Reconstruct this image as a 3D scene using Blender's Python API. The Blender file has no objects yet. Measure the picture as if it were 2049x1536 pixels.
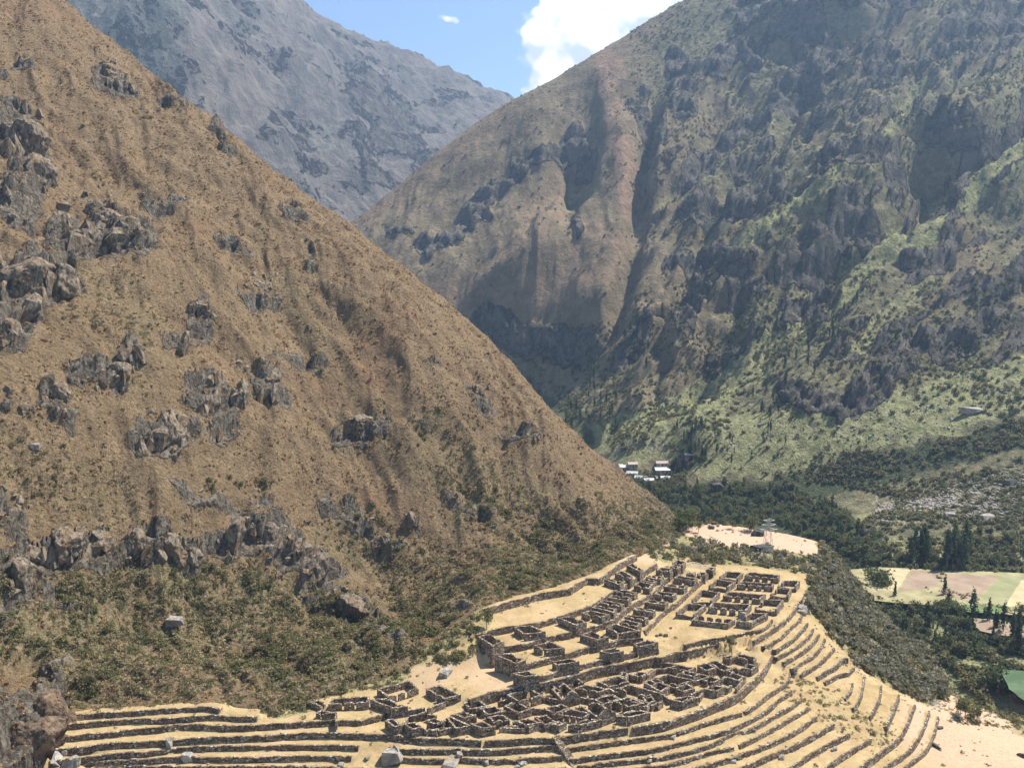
import bpy, bmesh, math, random
import numpy as np
from mathutils import Vector, Matrix
C = bpy.context.scene
R = math.radians
rnd = random.Random(7)
rng = np.random.default_rng(11)

# ------------------------------------------------------------------ camera, sky, sun, exposure
CAMZ, F, PITCH = 125.0, 1774.0, R(8.0)
cd = bpy.data.cameras.new('camera'); cam = bpy.data.objects.new('camera', cd)
C.collection.objects.link(cam); C.camera = cam
cam.location = (0, 0, CAMZ); cam.rotation_euler = (R(90) - PITCH, 0, 0)
cd.sensor_fit = 'HORIZONTAL'; cd.angle = 2 * math.atan(1024.5 / F)
cd.clip_start = 1; cd.clip_end = 40000

SUN_AZ, SUN_EL = R(62), R(58)          # azimuth to the right of +Y, elevation
w = bpy.data.worlds.new('World'); C.world = w; w.use_nodes = True
nt = w.node_tree; nt.nodes.clear()
sky = nt.nodes.new('ShaderNodeTexSky'); sky.sky_type = 'NISHITA'; sky.sun_disc = False
sky.sun_elevation = SUN_EL; sky.sun_rotation = SUN_AZ
sky.altitude = 2600; sky.air_density = 1.0; sky.dust_density = 1.6; sky.ozone_density = 1.0
bg = nt.nodes.new('ShaderNodeBackground'); bg.inputs[1].default_value = 0.10
wo = nt.nodes.new('ShaderNodeOutputWorld')
def wn(k, **kw):
    x = nt.nodes.new(k)
    for a, b in kw.items(): setattr(x, a, b)
    return x
def wm(op, a, b=0.0, clamp=False):
    x = wn('ShaderNodeMath', operation=op, use_clamp=clamp)
    for i, v in enumerate((a, b)):
        if isinstance(v, bpy.types.NodeSocket): nt.links.new(v, x.inputs[i])
        else: x.inputs[i].default_value = v
    return x.outputs[0]
tc = wn('ShaderNodeTexCoord'); sx = wn('ShaderNodeSeparateXYZ'); nt.links.new(tc.outputs['Generated'], sx.inputs[0])
ysafe = wm('MAXIMUM', sx.outputs[1], .05); ax = wm('DIVIDE', sx.outputs[0], ysafe); az = wm('DIVIDE', sx.outputs[2], ysafe)
def wnoise(scale, det, off=(0, 0, 0), rough=.6):
    c = wn('ShaderNodeCombineXYZ'); nt.links.new(wm('ADD', ax, off[0]), c.inputs[0]); nt.links.new(wm('ADD', az, off[1]), c.inputs[1]); c.inputs[2].default_value = off[2]
    n = wn('ShaderNodeTexNoise'); nt.links.new(c.outputs[0], n.inputs[0]); n.inputs['Scale'].default_value = scale; n.inputs['Detail'].default_value = det; n.inputs['Roughness'].default_value = rough; return n.outputs['Fac']
def wbill(scale, off=(0, 0)):
    c = wn('ShaderNodeCombineXYZ'); nt.links.new(wm('ADD', ax, off[0]), c.inputs[0]); nt.links.new(wm('ADD', az, off[1]), c.inputs[1])
    n = wn('ShaderNodeTexVoronoi', feature='SMOOTH_F1'); nt.links.new(c.outputs[0], n.inputs['Vector']); n.inputs['Scale'].default_value = scale; n.inputs['Smoothness'].default_value = .35; return n.outputs['Distance']
def wblob(cx, cy, rx, ry):      # 1 in the middle, 0 at the rim and negative outside
    dx = wm('DIVIDE', wm('SUBTRACT', ax, cx), rx); dy = wm('DIVIDE', wm('SUBTRACT', az, cy), ry)
    return wm('SUBTRACT', 1.0, wm('SQRT', wm('ADD', wm('MULTIPLY', dx, dx), wm('MULTIPLY', dy, dy))))
def wdens(off):
    global ax, az
    sx_, sz_ = ax, az; ax, az = wm('ADD', ax, off[0]), wm('ADD', az, off[1])
    d = None
    for b in CLOUDS:
        q = wblob(*b); q = wm('SUBTRACT', wm('MULTIPLY', q, .5), .14) if b is CLOUDS[-1] else q; d = q if d is None else wm('MAXIMUM', d, q)
    n = wm('SUBTRACT', wnoise(11, 9, (0, 0, 2)), .5); v = wm('SUBTRACT', .42, wbill(34)); v2 = wm('SUBTRACT', .42, wbill(85))
    r_ = wm('ADD', wm('ADD', d, wm('MULTIPLY', n, 1.1)), wm('ADD', wm('MULTIPLY', v, .55), wm('MULTIPLY', v2, .30)))
    ax, az = sx_, sz_; return r_
def c2(px, py, rx, ry):
    u = (px - 1024.5) / 1774; v = (768 - py) / 1774; c, s_ = math.cos(R(8)), math.sin(R(8)); d = c + v * s_
    return (u / d, (-s_ + v * c) / d, rx / 1774, ry / 1774)
CLOUDS = [c2(1190, 60, 140, 105), c2(1300, 10, 190, 95), c2(1120, 150, 85, 95), c2(1085, 60, 50, 50), c2(1240, 200, 170, 130), c2(1420, 0, 200, 130), c2(896, 38, 30, 17)]
d0 = wdens((0, 0)); d1 = wdens((.010, .020))
mask = wn('ShaderNodeMapRange', interpolation_type='SMOOTHSTEP'); nt.links.new(d0, mask.inputs[0]); mask.inputs[1].default_value = .02; mask.inputs[2].default_value = .26
lit = wn('ShaderNodeMapRange', interpolation_type='SMOOTHSTEP'); nt.links.new(wm('SUBTRACT', d0, d1), lit.inputs[0]); lit.inputs[1].default_value = -.42; lit.inputs[2].default_value = .22
low_ = wn('ShaderNodeMapRange', interpolation_type='SMOOTHSTEP'); nt.links.new(az, low_.inputs[0]); low_.inputs[1].default_value = .10; low_.inputs[2].default_value = .24
lf = wm('MULTIPLY', wm('ADD', wm('MULTIPLY', lit.outputs[0], .8), .2), wm('ADD', wm('MULTIPLY', low_.outputs[0], .45), .55))
cc = wn('ShaderNodeMix', data_type='RGBA'); nt.links.new(lf, cc.inputs[0]); cc.inputs[6].default_value = (3.0, 3.5, 4.3, 1); cc.inputs[7].default_value = (8.6, 8.5, 8.4, 1)
mxs = wn('ShaderNodeMix', data_type='RGBA'); nt.links.new(wm('MULTIPLY', mask.outputs[0], wm('GREATER_THAN', sx.outputs[1], .06)), mxs.inputs[0]); nt.links.new(sky.outputs[0], mxs.inputs[6]); nt.links.new(cc.outputs[2], mxs.inputs[7])
nt.links.new(mxs.outputs[2], bg.inputs[0]); nt.links.new(bg.outputs[0], wo.inputs[0])
sl = bpy.data.lights.new('sun', 'SUN'); sl.energy = 5.0; sl.angle = R(0.5); sl.color = (1.0, 0.95, 0.86)
sun = bpy.data.objects.new('sun', sl); C.collection.objects.link(sun)
sd = Vector((math.sin(SUN_AZ) * math.cos(SUN_EL), math.cos(SUN_AZ) * math.cos(SUN_EL), math.sin(SUN_EL)))
sun.rotation_euler = sd.to_track_quat('Z', 'Y').to_euler()
sun.location = sd * 500
C.view_settings.view_transform = 'Standard'; C.view_settings.look = 'None'
C.view_settings.gamma = 1; C.view_settings.use_curve_mapping = False
C.view_settings.exposure = 1.05
C.cycles.use_denoising = True
C.cycles.max_bounces = 6; C.cycles.diffuse_bounces = 3; C.cycles.volume_bounces = 0
C.cycles.transparent_max_bounces = 8

# ------------------------------------------------------------------ geometry of the view (used to trace the photo into the world)
cp, sp = math.cos(PITCH), math.sin(PITCH)
def ray(px, py):
    u = (px - 1024.5) / F; v = (768 - py) / F
    return u, cp + v * sp, -sp + v * cp
def at_z(px, py, z):
    dx, dy, dz = ray(px, py); t = (z - CAMZ) / dz
    return Vector((dx * t, dy * t, z))
ZS = 0.75            # heights on the ruin plateau, in scene metres
def at_zs(px, py, z): return at_z(px, py, z * ZS)
def at_y(px, py, Y):
    dx, dy, dz = ray(px, py); t = Y / dy
    return Vector((dx * t, Y, CAMZ + dz * t))
def project(x, y, z):
    z = z - CAMZ
    d = y * cp - z * sp; h = y * sp + z * cp
    d = np.maximum(d, 1e-3)
    return 1024.5 + F * x / d, 768 - F * h / d
def K(ox, oy, s): return lambda x, y: (ox + x / s, oy + y / s)
K1 = K(940, 1190, 5.1225); K2 = K(1140, 1100, 6.83); K3 = K(1330, 1120, 6.83); K4 = K(600, 1340, 5.1225)
K5 = K(940, 1300, 5.854); K6 = K(1200, 1270, 5.692); K7 = K(1480, 1180, 6.98); K8 = K(1580, 1330, 4.369)
KE = K(0, 1350, 3.415); KF = K(600, 1400, 3.415); KG = K(1100, 1400, 4.098); K0 = K(0, 0, 1.0); KR = K(1350, 1150, 3.415)

# ------------------------------------------------------------------ noise
_p = rng.permutation(4096); _p = np.concatenate([_p, _p, _p])
_ga = rng.random(4096) * 2 * np.pi; _gx, _gy = np.cos(_ga), np.sin(_ga)
def pn(x, y, seed=0):
    xi = np.floor(x).astype(np.int64); yi = np.floor(y).astype(np.int64)
    xf = x - xi; yf = y - yi; xi += seed * 37; 
    u = xf ** 3 * (xf * (xf * 6 - 15) + 10); v = yf ** 3 * (yf * (yf * 6 - 15) + 10)
    def g(ix, iy, fx, fy):
        h = _p[(_p[ix & 4095] + iy) & 4095]
        return _gx[h] * fx + _gy[h] * fy
    a = g(xi, yi, xf, yf); b = g(xi + 1, yi, xf - 1, yf)
    c = g(xi, yi + 1, xf, yf - 1); d = g(xi + 1, yi + 1, xf - 1, yf - 1)
    return ((a + (b - a) * u) + ((c + (d - c) * u) - (a + (b - a) * u)) * v) * 1.5
def fbm(x, y, oct=5, seed=0, gain=0.5, lac=2.03):
    s = 0; a = 1.0; t = 0
    for o in range(oct):
        s = s + a * pn(x, y, seed + o * 5); t += a; a *= gain; x = x * lac + 3.7; y = y * lac - 1.3
    return s / t * 1.3
def ridged(x, y, oct=5, seed=0, gain=0.5, lac=2.03):
    s = 0; a = 1.0; t = 0
    for o in range(oct):
        s = s + a * (1 - 2 * np.abs(pn(x, y, seed + o * 7))); t += a; a *= gain; x = x * lac + 1.7; y = y * lac - 4.3
    return s / t
def sstep(a, b, x):
    t = np.clip((x - a) / (b - a), 0, 1); return t * t * (3 - 2 * t)

# ------------------------------------------------------------------ image-plane outlines (traced from the photo) as masks
def seg_dist(px, py, pts):
    d = np.full(px.shape, 1e9)
    for (x0, y0), (x1, y1) in zip(pts[:-1], pts[1:]):
        vx, vy = x1 - x0, y1 - y0; L = vx * vx + vy * vy + 1e-9
        t = np.clip(((px - x0) * vx + (py - y0) * vy) / L, 0, 1)
        d = np.minimum(d, np.hypot(px - x0 - t * vx, py - y0 - t * vy))
    return d
def strokes(px, py, lst, warp=0, wseed=50, ws=60.0):
    m = np.zeros(px.shape)
    wx = px + warp * fbm(px / ws, py / ws, 3, wseed); wy = py + warp * fbm(px / ws, py / ws, 3, wseed + 9)
    for pts, width, val in lst:
        d = seg_dist(wx, wy, pts)
        m = np.maximum(m, val * sstep(1.25, 0.55, d / width))
    return m
def inpoly(px, py, poly):
    c = np.zeros(px.shape, bool); n = len(poly); j = n - 1
    for i in range(n):
        xi, yi = poly[i]; xj, yj = poly[j]
        if yi != yj:
            c ^= ((yi > py) != (yj > py)) & (px < (xj - xi) * (py - yi) / (yj - yi) + xi)
        j = i
    return c

# ------------------------------------------------------------------ mesh helpers
def mesh_from(name, V, Fc, mat=None, smooth=False):
    me = bpy.data.meshes.new(name)
    V = np.asarray(V, dtype=np.float32)
    if isinstance(Fc, np.ndarray):
        n, k = Fc.shape
        me.vertices.add(len(V)); me.vertices.foreach_set('co', V.ravel())
        me.loops.add(n * k); me.loops.foreach_set('vertex_index', Fc.astype(np.int32).ravel())
        me.polygons.add(n); me.polygons.foreach_set('loop_start', np.arange(0, n * k, k, dtype=np.int32))
        me.update(calc_edges=True)
    else:
        me.from_pydata([tuple(map(float, v)) for v in V], [], Fc); me.update()
    if smooth:
        me.polygons.foreach_set('use_smooth', np.ones(len(me.polygons), bool))
    if mat: me.materials.append(mat)
    return me
def link(name, me, parent=None, loc=None):
    o = bpy.data.objects.new(name, me); C.collection.objects.link(o)
    if parent: o.parent = parent
    if loc is not None: o.location = loc
    return o
def empty(name, loc=(0, 0, 0), rz=0):
    o = bpy.data.objects.new(name, None); C.collection.objects.link(o)
    o.location = loc; o.rotation_euler.z = rz; o.empty_display_size = 1
    return o
def tag(o, label=None, cat=None, group=None, kind=None):
    if label: o['label'] = label
    if cat: o['category'] = cat
    if group: o['group'] = group
    if kind: o['kind'] = kind
    return o
ORD = 'first second third fourth fifth sixth seventh eighth ninth tenth eleventh twelfth thirteenth fourteenth fifteenth sixteenth seventeenth eighteenth nineteenth twentieth twenty-first twenty-second twenty-third twenty-fourth twenty-fifth'.split()

# ------------------------------------------------------------------ materials
class MT:
    def __init__(s, name, rough=0.95):
        s.m = bpy.data.materials.new(name); s.m.use_nodes = True
        s.t = s.m.node_tree; s.b = s.t.nodes['Principled BSDF']; s.b.inputs['Roughness'].default_value = rough
        s.b.inputs['Specular IOR Level'].default_value = 0.15
        s.pos = s.n('ShaderNodeNewGeometry').outputs['Position']
    def n(s, k, **kw):
        x = s.t.nodes.new(k)
        for a, b in kw.items(): setattr(x, a, b)
        return x
    def put(s, sock, v):
        if isinstance(v, bpy.types.NodeSocket): s.t.links.new(v, sock)
        elif isinstance(v, tuple) and len(v) == 3 and sock.type == 'RGBA': sock.default_value = (*v, 1)
        else: sock.default_value = v
    def scaled(s, f):
        m = s.n('ShaderNodeVectorMath', operation='MULTIPLY'); s.put(m.inputs[0], s.pos)
        m.inputs[1].default_value = f if isinstance(f, tuple) else (f, f, f); return m.outputs[0]
    def noise(s, scale, detail=4, rough=0.6, vec=None, dist=0):
        x = s.n('ShaderNodeTexNoise'); s.put(x.inputs['Vector'], s.scaled(scale) if vec is None else vec)
        x.inputs['Scale'].default_value = 1; x.inputs['Detail'].default_value = detail
        x.inputs['Roughness'].default_value = rough; x.inputs['Distortion'].default_value = dist
        return x.outputs['Fac']
    def voro(s, scale, feature='F1', out='Distance', rand=1):
        x = s.n('ShaderNodeTexVoronoi', feature=feature); s.put(x.inputs['Vector'], s.scaled(scale)); x.inputs['Scale'].default_value = 1
        x.inputs['Randomness'].default_value = rand
        return x.outputs[out]
    def ramp(s, v, a, b, lo=0.0, hi=1.0):
        x = s.n('ShaderNodeMapRange', interpolation_type='SMOOTHSTEP'); s.put(x.inputs['Value'], v)
        x.inputs['From Min'].default_value = a; x.inputs['From Max'].default_value = b
        x.inputs['To Min'].default_value = lo; x.inputs['To Max'].default_value = hi; return x.outputs[0]
    def math(s, op, a, b=0.0):
        x = s.n('ShaderNodeMath', operation=op); s.put(x.inputs[0], a); s.put(x.inputs[1], b); return x.outputs[0]
    def mix(s, f, a, b, blend='MIX'):
        x = s.n('ShaderNodeMix', data_type='RGBA', blend_type=blend)
        s.put(x.inputs[0], f); s.put(x.inputs[6], a); s.put(x.inputs[7], b); return x.outputs[2]
    def attr(s, name):
        x = s.n('ShaderNodeAttribute', attribute_name=name); return x.outputs['Fac']
    def bump(s, h, dist, strength=1.0, prev=None):
        x = s.n('ShaderNodeBump'); s.put(x.inputs['Height'], h); x.inputs['Distance'].default_value = dist
        x.inputs['Strength'].default_value = strength
        if prev is not None: s.put(x.inputs['Normal'], prev)
        return x.outputs[0]
    def out(s, col, normal=None):
        s.put(s.b.inputs['Base Color'], col)
        if normal is not None: s.put(s.b.inputs['Normal'], normal)
        return s.m

def mat_hill():
    m = MT('dry_grass_hill')
    big = m.noise(0.02, 4); mid = m.noise(0.12, 5); fine = m.noise(0.9, 4, 0.7); vf = m.noise(3.5, 3, 0.7)
    dry = m.mix(m.ramp(mid, .3, .7), (0.165, 0.11, 0.063), (0.30, 0.208, 0.12))
    dry = m.mix(m.ramp(m.noise(0.045, 6, .7), .5, .68, 0, .7), dry, (0.14, 0.098, 0.058))
    dry = m.mix(m.ramp(m.noise((0.09, 0.09, .03), 5, .65), .56, .72, 0, .55), dry, (0.36, 0.27, 0.175))
    dry = m.mix(m.ramp(fine, .38, .62), (0.115, 0.078, 0.045), dry)
    dry = m.mix(m.ramp(vf, .35, .7, 0, .5), dry, (0.42, 0.30, 0.16))
    red = m.mix(m.ramp(big, .5, .75, 0, .5), dry, (0.24, 0.13, 0.075))
    sc = m.mix(m.ramp(fine, .35, .65), (0.10, 0.095, 0.045), (0.27, 0.22, 0.115))
    g = m.math('MULTIPLY', m.attr('green'), m.ramp(m.noise(0.25, 4, .7), .28, .6))
    col = m.mix(g, red, sc)
    strat = m.noise((0.4, 0.4, 0.28), 6, 0.72, dist=1.2)
    rk = m.mix(m.ramp(strat, .35, .65), (0.055, 0.045, 0.035), (0.31, 0.27, 0.21))
    rk = m.mix(m.ramp(m.noise(0.6, 4), .5, .62, 0, .6), rk, (0.15, 0.095, 0.05))
    rf = m.ramp(m.math('ADD', m.attr('rock'), m.math('MULTIPLY', m.math('SUBTRACT', mid, 0.5), 0.9)), .42, .6)
    col = m.mix(rf, col, rk)
    h = m.math('ADD', m.math('MULTIPLY', fine, 1.0), m.math('MULTIPLY', vf, 0.35))
    nb = m.bump(m.noise(0.3, 5, .65), 3.0, .8); nb = m.bump(h, 1.1, 1.0, nb)
    nb = m.bump(m.math('MULTIPLY', strat, rf), 2.0, 0.9, nb)
    return m.out(col, nb)

def mat_plateau():
    m = MT('trodden_straw_ground')
    mid = m.noise(0.15, 5); fine = m.noise(1.2, 4, .65); vf = m.noise(5.0, 3, .7)
    straw = m.mix(m.ramp(mid, .3, .7), (0.36, 0.245, 0.118), (0.48, 0.345, 0.178))
    straw = m.mix(m.ramp(m.noise(0.35, 5, .7), .45, .68, 0, .6), straw, (0.25, 0.20, 0.095))
    straw = m.mix(m.ramp(fine, .45, .68, 0, .75), straw, (0.27, 0.175, 0.095))
    straw = m.mix(m.ramp(m.noise(0.06, 4), .5, .7, 0, .5), straw, (0.50, 0.335, 0.205))
    straw = m.mix(m.ramp(vf, .55, .75, 0, .35), straw, (0.28, 0.23, 0.11))
    gr = m.mix(m.ramp(m.noise(.5, 3), .45, .7, 0, .5), straw, (0.34, 0.30, 0.13))
    pink = m.mix(m.ramp(fine, .3, .7), (0.42, 0.285, 0.19), (0.54, 0.385, 0.26))
    col = m.mix(m.attr('pink'), gr, pink)
    sc = m.mix(m.ramp(fine, .35, .65), (0.14, 0.125, 0.055), (0.34, 0.28, 0.14))
    sc = m.mix(m.ramp(vf, .5, .7, 0, .5), sc, (0.08, 0.08, 0.035))
    g = m.ramp(m.math('ADD', m.attr('green'), m.math('MULTIPLY', m.math('SUBTRACT', mid, 0.5), 0.8)), .35, .65)
    col = m.mix(g, col, sc)
    rk = m.mix(m.ramp(fine, .35, .65), (0.06, 0.05, 0.045), (0.34, 0.30, 0.26))
    col = m.mix(m.attr('rock'), col, rk)
    h = m.math('ADD', fine, m.math('MULTIPLY', vf, 0.4))
    return m.out(col, m.bump(h, 0.25, 0.8))

def mat_mountain(name, sc=1.0, far=False):
    T = (lambda c: tuple(.45 * q + .55 * (sum(c) / 3) * w_ for q, w_ in zip(c, (.70, .84, 1.04)))) if far else (lambda c: c)  # far slope colours pulled to blue-grey: distance haze put into the colour
    m = MT(name)
    big = m.noise(0.006 * sc, 5, .6); mid = m.noise(0.03 * sc, 5, .65); fine = m.noise(0.12 * sc, 5, .7); vf = m.noise(0.5 * sc, 4, .75)
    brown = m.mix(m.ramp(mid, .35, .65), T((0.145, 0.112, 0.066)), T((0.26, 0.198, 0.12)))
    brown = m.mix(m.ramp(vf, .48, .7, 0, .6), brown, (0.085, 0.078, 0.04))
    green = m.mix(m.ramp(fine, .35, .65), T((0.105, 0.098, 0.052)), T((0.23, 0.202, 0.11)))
    green = m.mix(m.ramp(vf, .5, .7, 0, .6), green, (0.04, 0.048, 0.024))
    lush = m.mix(m.ramp(fine, .35, .65), (0.18, 0.178, 0.08), (0.335, 0.315, 0.155))
    lush = m.mix(m.ramp(vf, .5, .65, 0, .7), lush, (0.05, 0.07, 0.02))
    g = m.ramp(m.math('ADD', m.attr('green'), m.math('MULTIPLY', m.math('SUBTRACT', mid, 0.5), 1.0)), .3, .7)
    col = m.mix(g, brown, green)
    l = m.ramp(m.math('ADD', m.attr('lush'), m.math('MULTIPLY', m.math('SUBTRACT', fine, 0.5), 0.7)), .35, .75)
    col = m.mix(l, col, lush)
    red = m.mix(m.ramp(fine, .3, .7), (0.22, 0.14, 0.09), (0.32, 0.21, 0.135))
    col = m.mix(m.math('MULTIPLY', m.attr('red'), m.ramp(mid, .25, .6)), col, red)
    strat = m.noise((0.05 * sc, 0.05 * sc, 0.045 * sc), 7, 0.75, dist=1.2)
    rk = m.mix(m.ramp(strat, .35, .65), (0.06, 0.055, 0.048), (0.26, 0.225, 0.18))
    rk = m.mix(m.ramp(vf, .5, .7, 0, .5), rk, (0.07, 0.075, 0.04))
    rf = m.ramp(m.math('ADD', m.attr('rock'), m.math('MULTIPLY', m.math('SUBTRACT', fine, 0.5), 1.1)), .4, .6)
    col = m.mix(rf, col, rk)
    d = m.attr('dark')
    wood = m.mix(m.ramp(vf, .35, .65), (0.035, 0.045, 0.02), (0.10, 0.11, 0.05))
    col = m.mix(m.ramp(m.math('ADD', d, m.math('MULTIPLY', m.math('SUBTRACT', fine, 0.5), 0.6)), .35, .65), col, wood)
    bare = m.mix(m.ramp(vf, .3, .7), (0.36, 0.29, 0.19), (0.5, 0.42, 0.29))
    col = m.mix(m.attr('bare'), col, bare)
    nb = m.bump(m.math('ADD', fine, m.math('MULTIPLY', vf, 0.35)), 7.0 / sc, 0.8)
    nb = m.bump(m.math('MULTIPLY', strat, rf), 14.0 / sc, 0.9, nb)
    return m.out(col, nb)

def mat_masonry(name, dark, light, speck=0.12):
    m = MT(name)
    v = m.voro((1.35, 1.35, 1.9), out='Color'); e = m.voro((1.35, 1.35, 1.9), 'DISTANCE_TO_EDGE')
    sep = m.n('ShaderNodeSeparateColor'); m.put(sep.inputs[0], v)
    col = m.mix(sep.outputs[0], dark, light)
    col = m.mix(m.ramp(sep.outputs[1], 1 - speck, 1 - speck + .02), col, (0.44, 0.40, 0.34))
    col = m.mix(m.ramp(e, .02, .10), (0.045, 0.035, 0.026), col)
    col = m.mix(m.ramp(m.noise(0.5, 4), .5, .7, 0, .55), col, (0.12, 0.085, 0.05))
    nb = m.bump(m.ramp(e, 0, .15), 0.14, 1.0); nb = m.bump(m.noise(3.0, 3), 0.15, .6, nb)
    return m.out(col, nb)

def mat_rock(name, lo, hi, warm):
    m = MT(name)
    s = m.noise((0.7, 0.7, 0.35), 6, .7, dist=.6); f = m.noise(2.0, 4, .7)
    c = m.mix(m.ramp(s, .35, .65), lo, hi); c = m.mix(m.ramp(m.noise(.25, 4), .48, .62, 0, .7), c, warm)
    c = m.mix(m.ramp(f, .6, .7, 0, .5), c, (0.5, 0.48, 0.44))
    nb = m.bump(s, 0.8, .9); nb = m.bump(f, 0.3, .7, nb)
    return m.out(c, nb)

def mat_leaf(name, a, b, tr=0.4):
    m = MT(name)
    oi = m.n('ShaderNodeObjectInfo').outputs['Random']
    n = m.noise(0.9, 3)
    c = m.mix(oi, a, b)
    c = m.mix(m.ramp(n, .3, .7, 0, .7), c, tuple(min(1, x * 1.45) for x in b))
    m.put(m.b.inputs['Base Color'], c)
    t = m.n('ShaderNodeBsdfTranslucent'); m.put(t.inputs[0], c)
    mx = m.n('ShaderNodeMixShader'); mx.inputs[0].default_value = tr
    m.t.links.new(m.b.outputs[0], mx.inputs[1]); m.t.links.new(t.outputs[0], mx.inputs[2])
    m.t.links.new(mx.outputs[0], m.t.nodes['Material Output'].inputs['Surface'])
    return m.m
def mat_plain(name, col, rough=.8, metal=0, var=.25, sc=1.5):
    m = MT(name, rough); m.b.inputs['Metallic'].default_value = metal
    c = m.mix(m.ramp(m.noise(sc, 4), .3, .7), tuple(x * (1 - var) for x in col), col)
    return m.out(c)

M_hill, M_plat = mat_hill(), mat_plateau()
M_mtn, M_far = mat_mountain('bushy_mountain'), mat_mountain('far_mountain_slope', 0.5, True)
M_wall = mat_masonry('ruin_stonework', (0.155, 0.112, 0.073), (0.50, 0.39, 0.275))
M_ret = mat_masonry('terrace_stonework', (0.115, 0.08, 0.052), (0.35, 0.265, 0.18), .16)
M_rock = mat_rock('outcrop_rock', (0.05, 0.037, 0.026), (0.31, 0.25, 0.18), (0.20, 0.125, 0.068))
M_boul = mat_rock('boulder_rock', (0.20, 0.18, 0.155), (0.46, 0.42, 0.36), (0.30, 0.22, 0.14))
M_drock = mat_rock('lichen_dark_rock', (0.035, 0.034, 0.032), (0.15, 0.145, 0.135), (0.09, 0.07, 0.04))
M_shrub = mat_leaf('shrub_leaves', (0.075, 0.08, 0.032), (0.17, 0.16, 0.068))
M_olive = mat_leaf('olive_scrub_leaves', (0.12, 0.105, 0.055), (0.24, 0.20, 0.105))
M_straw = mat_leaf('dry_tussock_blades', (0.24, 0.155, 0.08), (0.40, 0.27, 0.145), .35)
M_euc = mat_leaf('eucalyptus_leaves', (0.032, 0.045, 0.024), (0.075, 0.095, 0.045))
M_wood = mat_leaf('woodland_leaves', (0.06, 0.072, 0.03), (0.14, 0.15, 0.065))
M_trunk = mat_plain('pale_trunk_bark', (0.22, 0.18, 0.14))
M_metalroof = mat_plain('corrugated_metal_roof', (0.82, 0.82, 0.86), .35, .2, .1)
M_greyroof = mat_plain('weathered_grey_roof', (0.50, 0.49, 0.50), .5, .1, .3)
M_rustroof = mat_plain('rusty_roof', (0.46, 0.38, 0.34), .7, .1, .3)
M_plaster = mat_plain('adobe_wall', (0.42, 0.32, 0.24))
M_steel = mat_plain('galvanised_steel', (0.36, 0.36, 0.35), .5, .3, .1)
M_cable = mat_plain('dull_cable', (0.22, 0.22, 0.22))
M_dark = mat_plain('dark_door_wood', (0.05, 0.035, 0.025))

# ------------------------------------------------------------------ thin-plate terrain
class TPS:
    def __init__(s, pts, reg=0.02, scale=300.0):
        P = np.array([(p[0], p[1]) for p in pts]) / scale; z = np.array([p[2] for p in pts], float)
        s.sc = scale; s.P = P; n = len(P)
        A = np.zeros((n + 3, n + 3)); A[:n, :n] = s.k(P[:, None, 0] - P[None, :, 0], P[:, None, 1] - P[None, :, 1]) + reg * 1e-2 * np.eye(n)
        A[:n, n] = 1; A[:n, n + 1:] = P; A[n, :n] = 1; A[n + 1:, :n] = P.T
        s.w = np.linalg.solve(A, np.concatenate([z, [0, 0, 0]]))
    @staticmethod
    def k(dx, dy):
        r2 = dx * dx + dy * dy; return 0.5 * r2 * np.log(r2 + 1e-12)
    def __call__(s, x, y):
        sh = x.shape; x = (x / s.sc).ravel(); y = (y / s.sc).ravel(); out = np.empty(x.shape)
        n = len(s.P)
        for i in range(0, len(x), 40000):
            a = x[i:i + 40000, None]; b = y[i:i + 40000, None]
            out[i:i + 40000] = s.k(a - s.P[None, :, 0], b - s.P[None, :, 1]) @ s.w[:n] + s.w[n] + s.w[n + 1] * a[:, 0] + s.w[n + 2] * b[:, 0]
        return out.reshape(sh)

class Sheet:
    """a height sheet with a look-up from the photo's pixel to its nearest visible point"""
    def __init__(s, X, Y, Z):
        s.X, s.Y, s.Z = X, Y, Z
        px, py = project(X, Y, Z); s.px, s.py = px, py
        g = 4; W, H = 2600 // g, 2100 // g
        ix = ((px + 250) / g).astype(int).ravel(); iy = ((py + 250) / g).astype(int).ravel()
        ok = (ix >= 0) & (ix < W) & (iy >= 0) & (iy < H)
        idx = np.nonzero(ok)[0]; order = idx[np.argsort(-Y.ravel()[idx], kind='stable')]
        s.buf = np.full((H, W), -1, np.int64); s.buf[iy[order], ix[order]] = order; s.g = g
    def hit(s, x, y):
        i, j = int((y + 250) / s.g), int((x + 250) / s.g)
        for r in range(0, 12):
            best = -1
            for a in range(max(0, i - r), min(s.buf.shape[0], i + r + 1)):
                for b in range(max(0, j - r), min(s.buf.shape[1], j + r + 1)):
                    k = s.buf[a, b]
                    if k >= 0 and (best < 0 or s.Y.ravel()[k] < s.Y.ravel()[best]): best = k
            if best >= 0:
                return Vector((s.X.ravel()[best], s.Y.ravel()[best], s.Z.ravel()[best]))
        return None
    def build(s, name, mat, attrs, keep=None):
        h, wd = s.X.shape
        I = np.arange(h * wd).reshape(h, wd)
        q = np.stack([I[:-1, :-1], I[:-1, 1:], I[1:, 1:], I[1:, :-1]], -1).reshape(-1, 4)
        V = np.stack([s.X, s.Y, s.Z], -1).reshape(-1, 3)
        if keep is not None:
            kq = keep.ravel()[q].any(1); q = q[kq]
            used = np.zeros(len(V), bool); used[q.ravel()] = True
            remap = np.cumsum(used) - 1; V = V[used]; q = remap[q]
        else: used = slice(None)
        me = mesh_from(name, V, q, mat, True)
        for k, a in attrs.items():
            at = me.attributes.new(k, 'FLOAT', 'POINT'); at.data.foreach_set('value', np.ascontiguousarray(a.ravel()[used], dtype=np.float32))
        return link(name, me)

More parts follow.
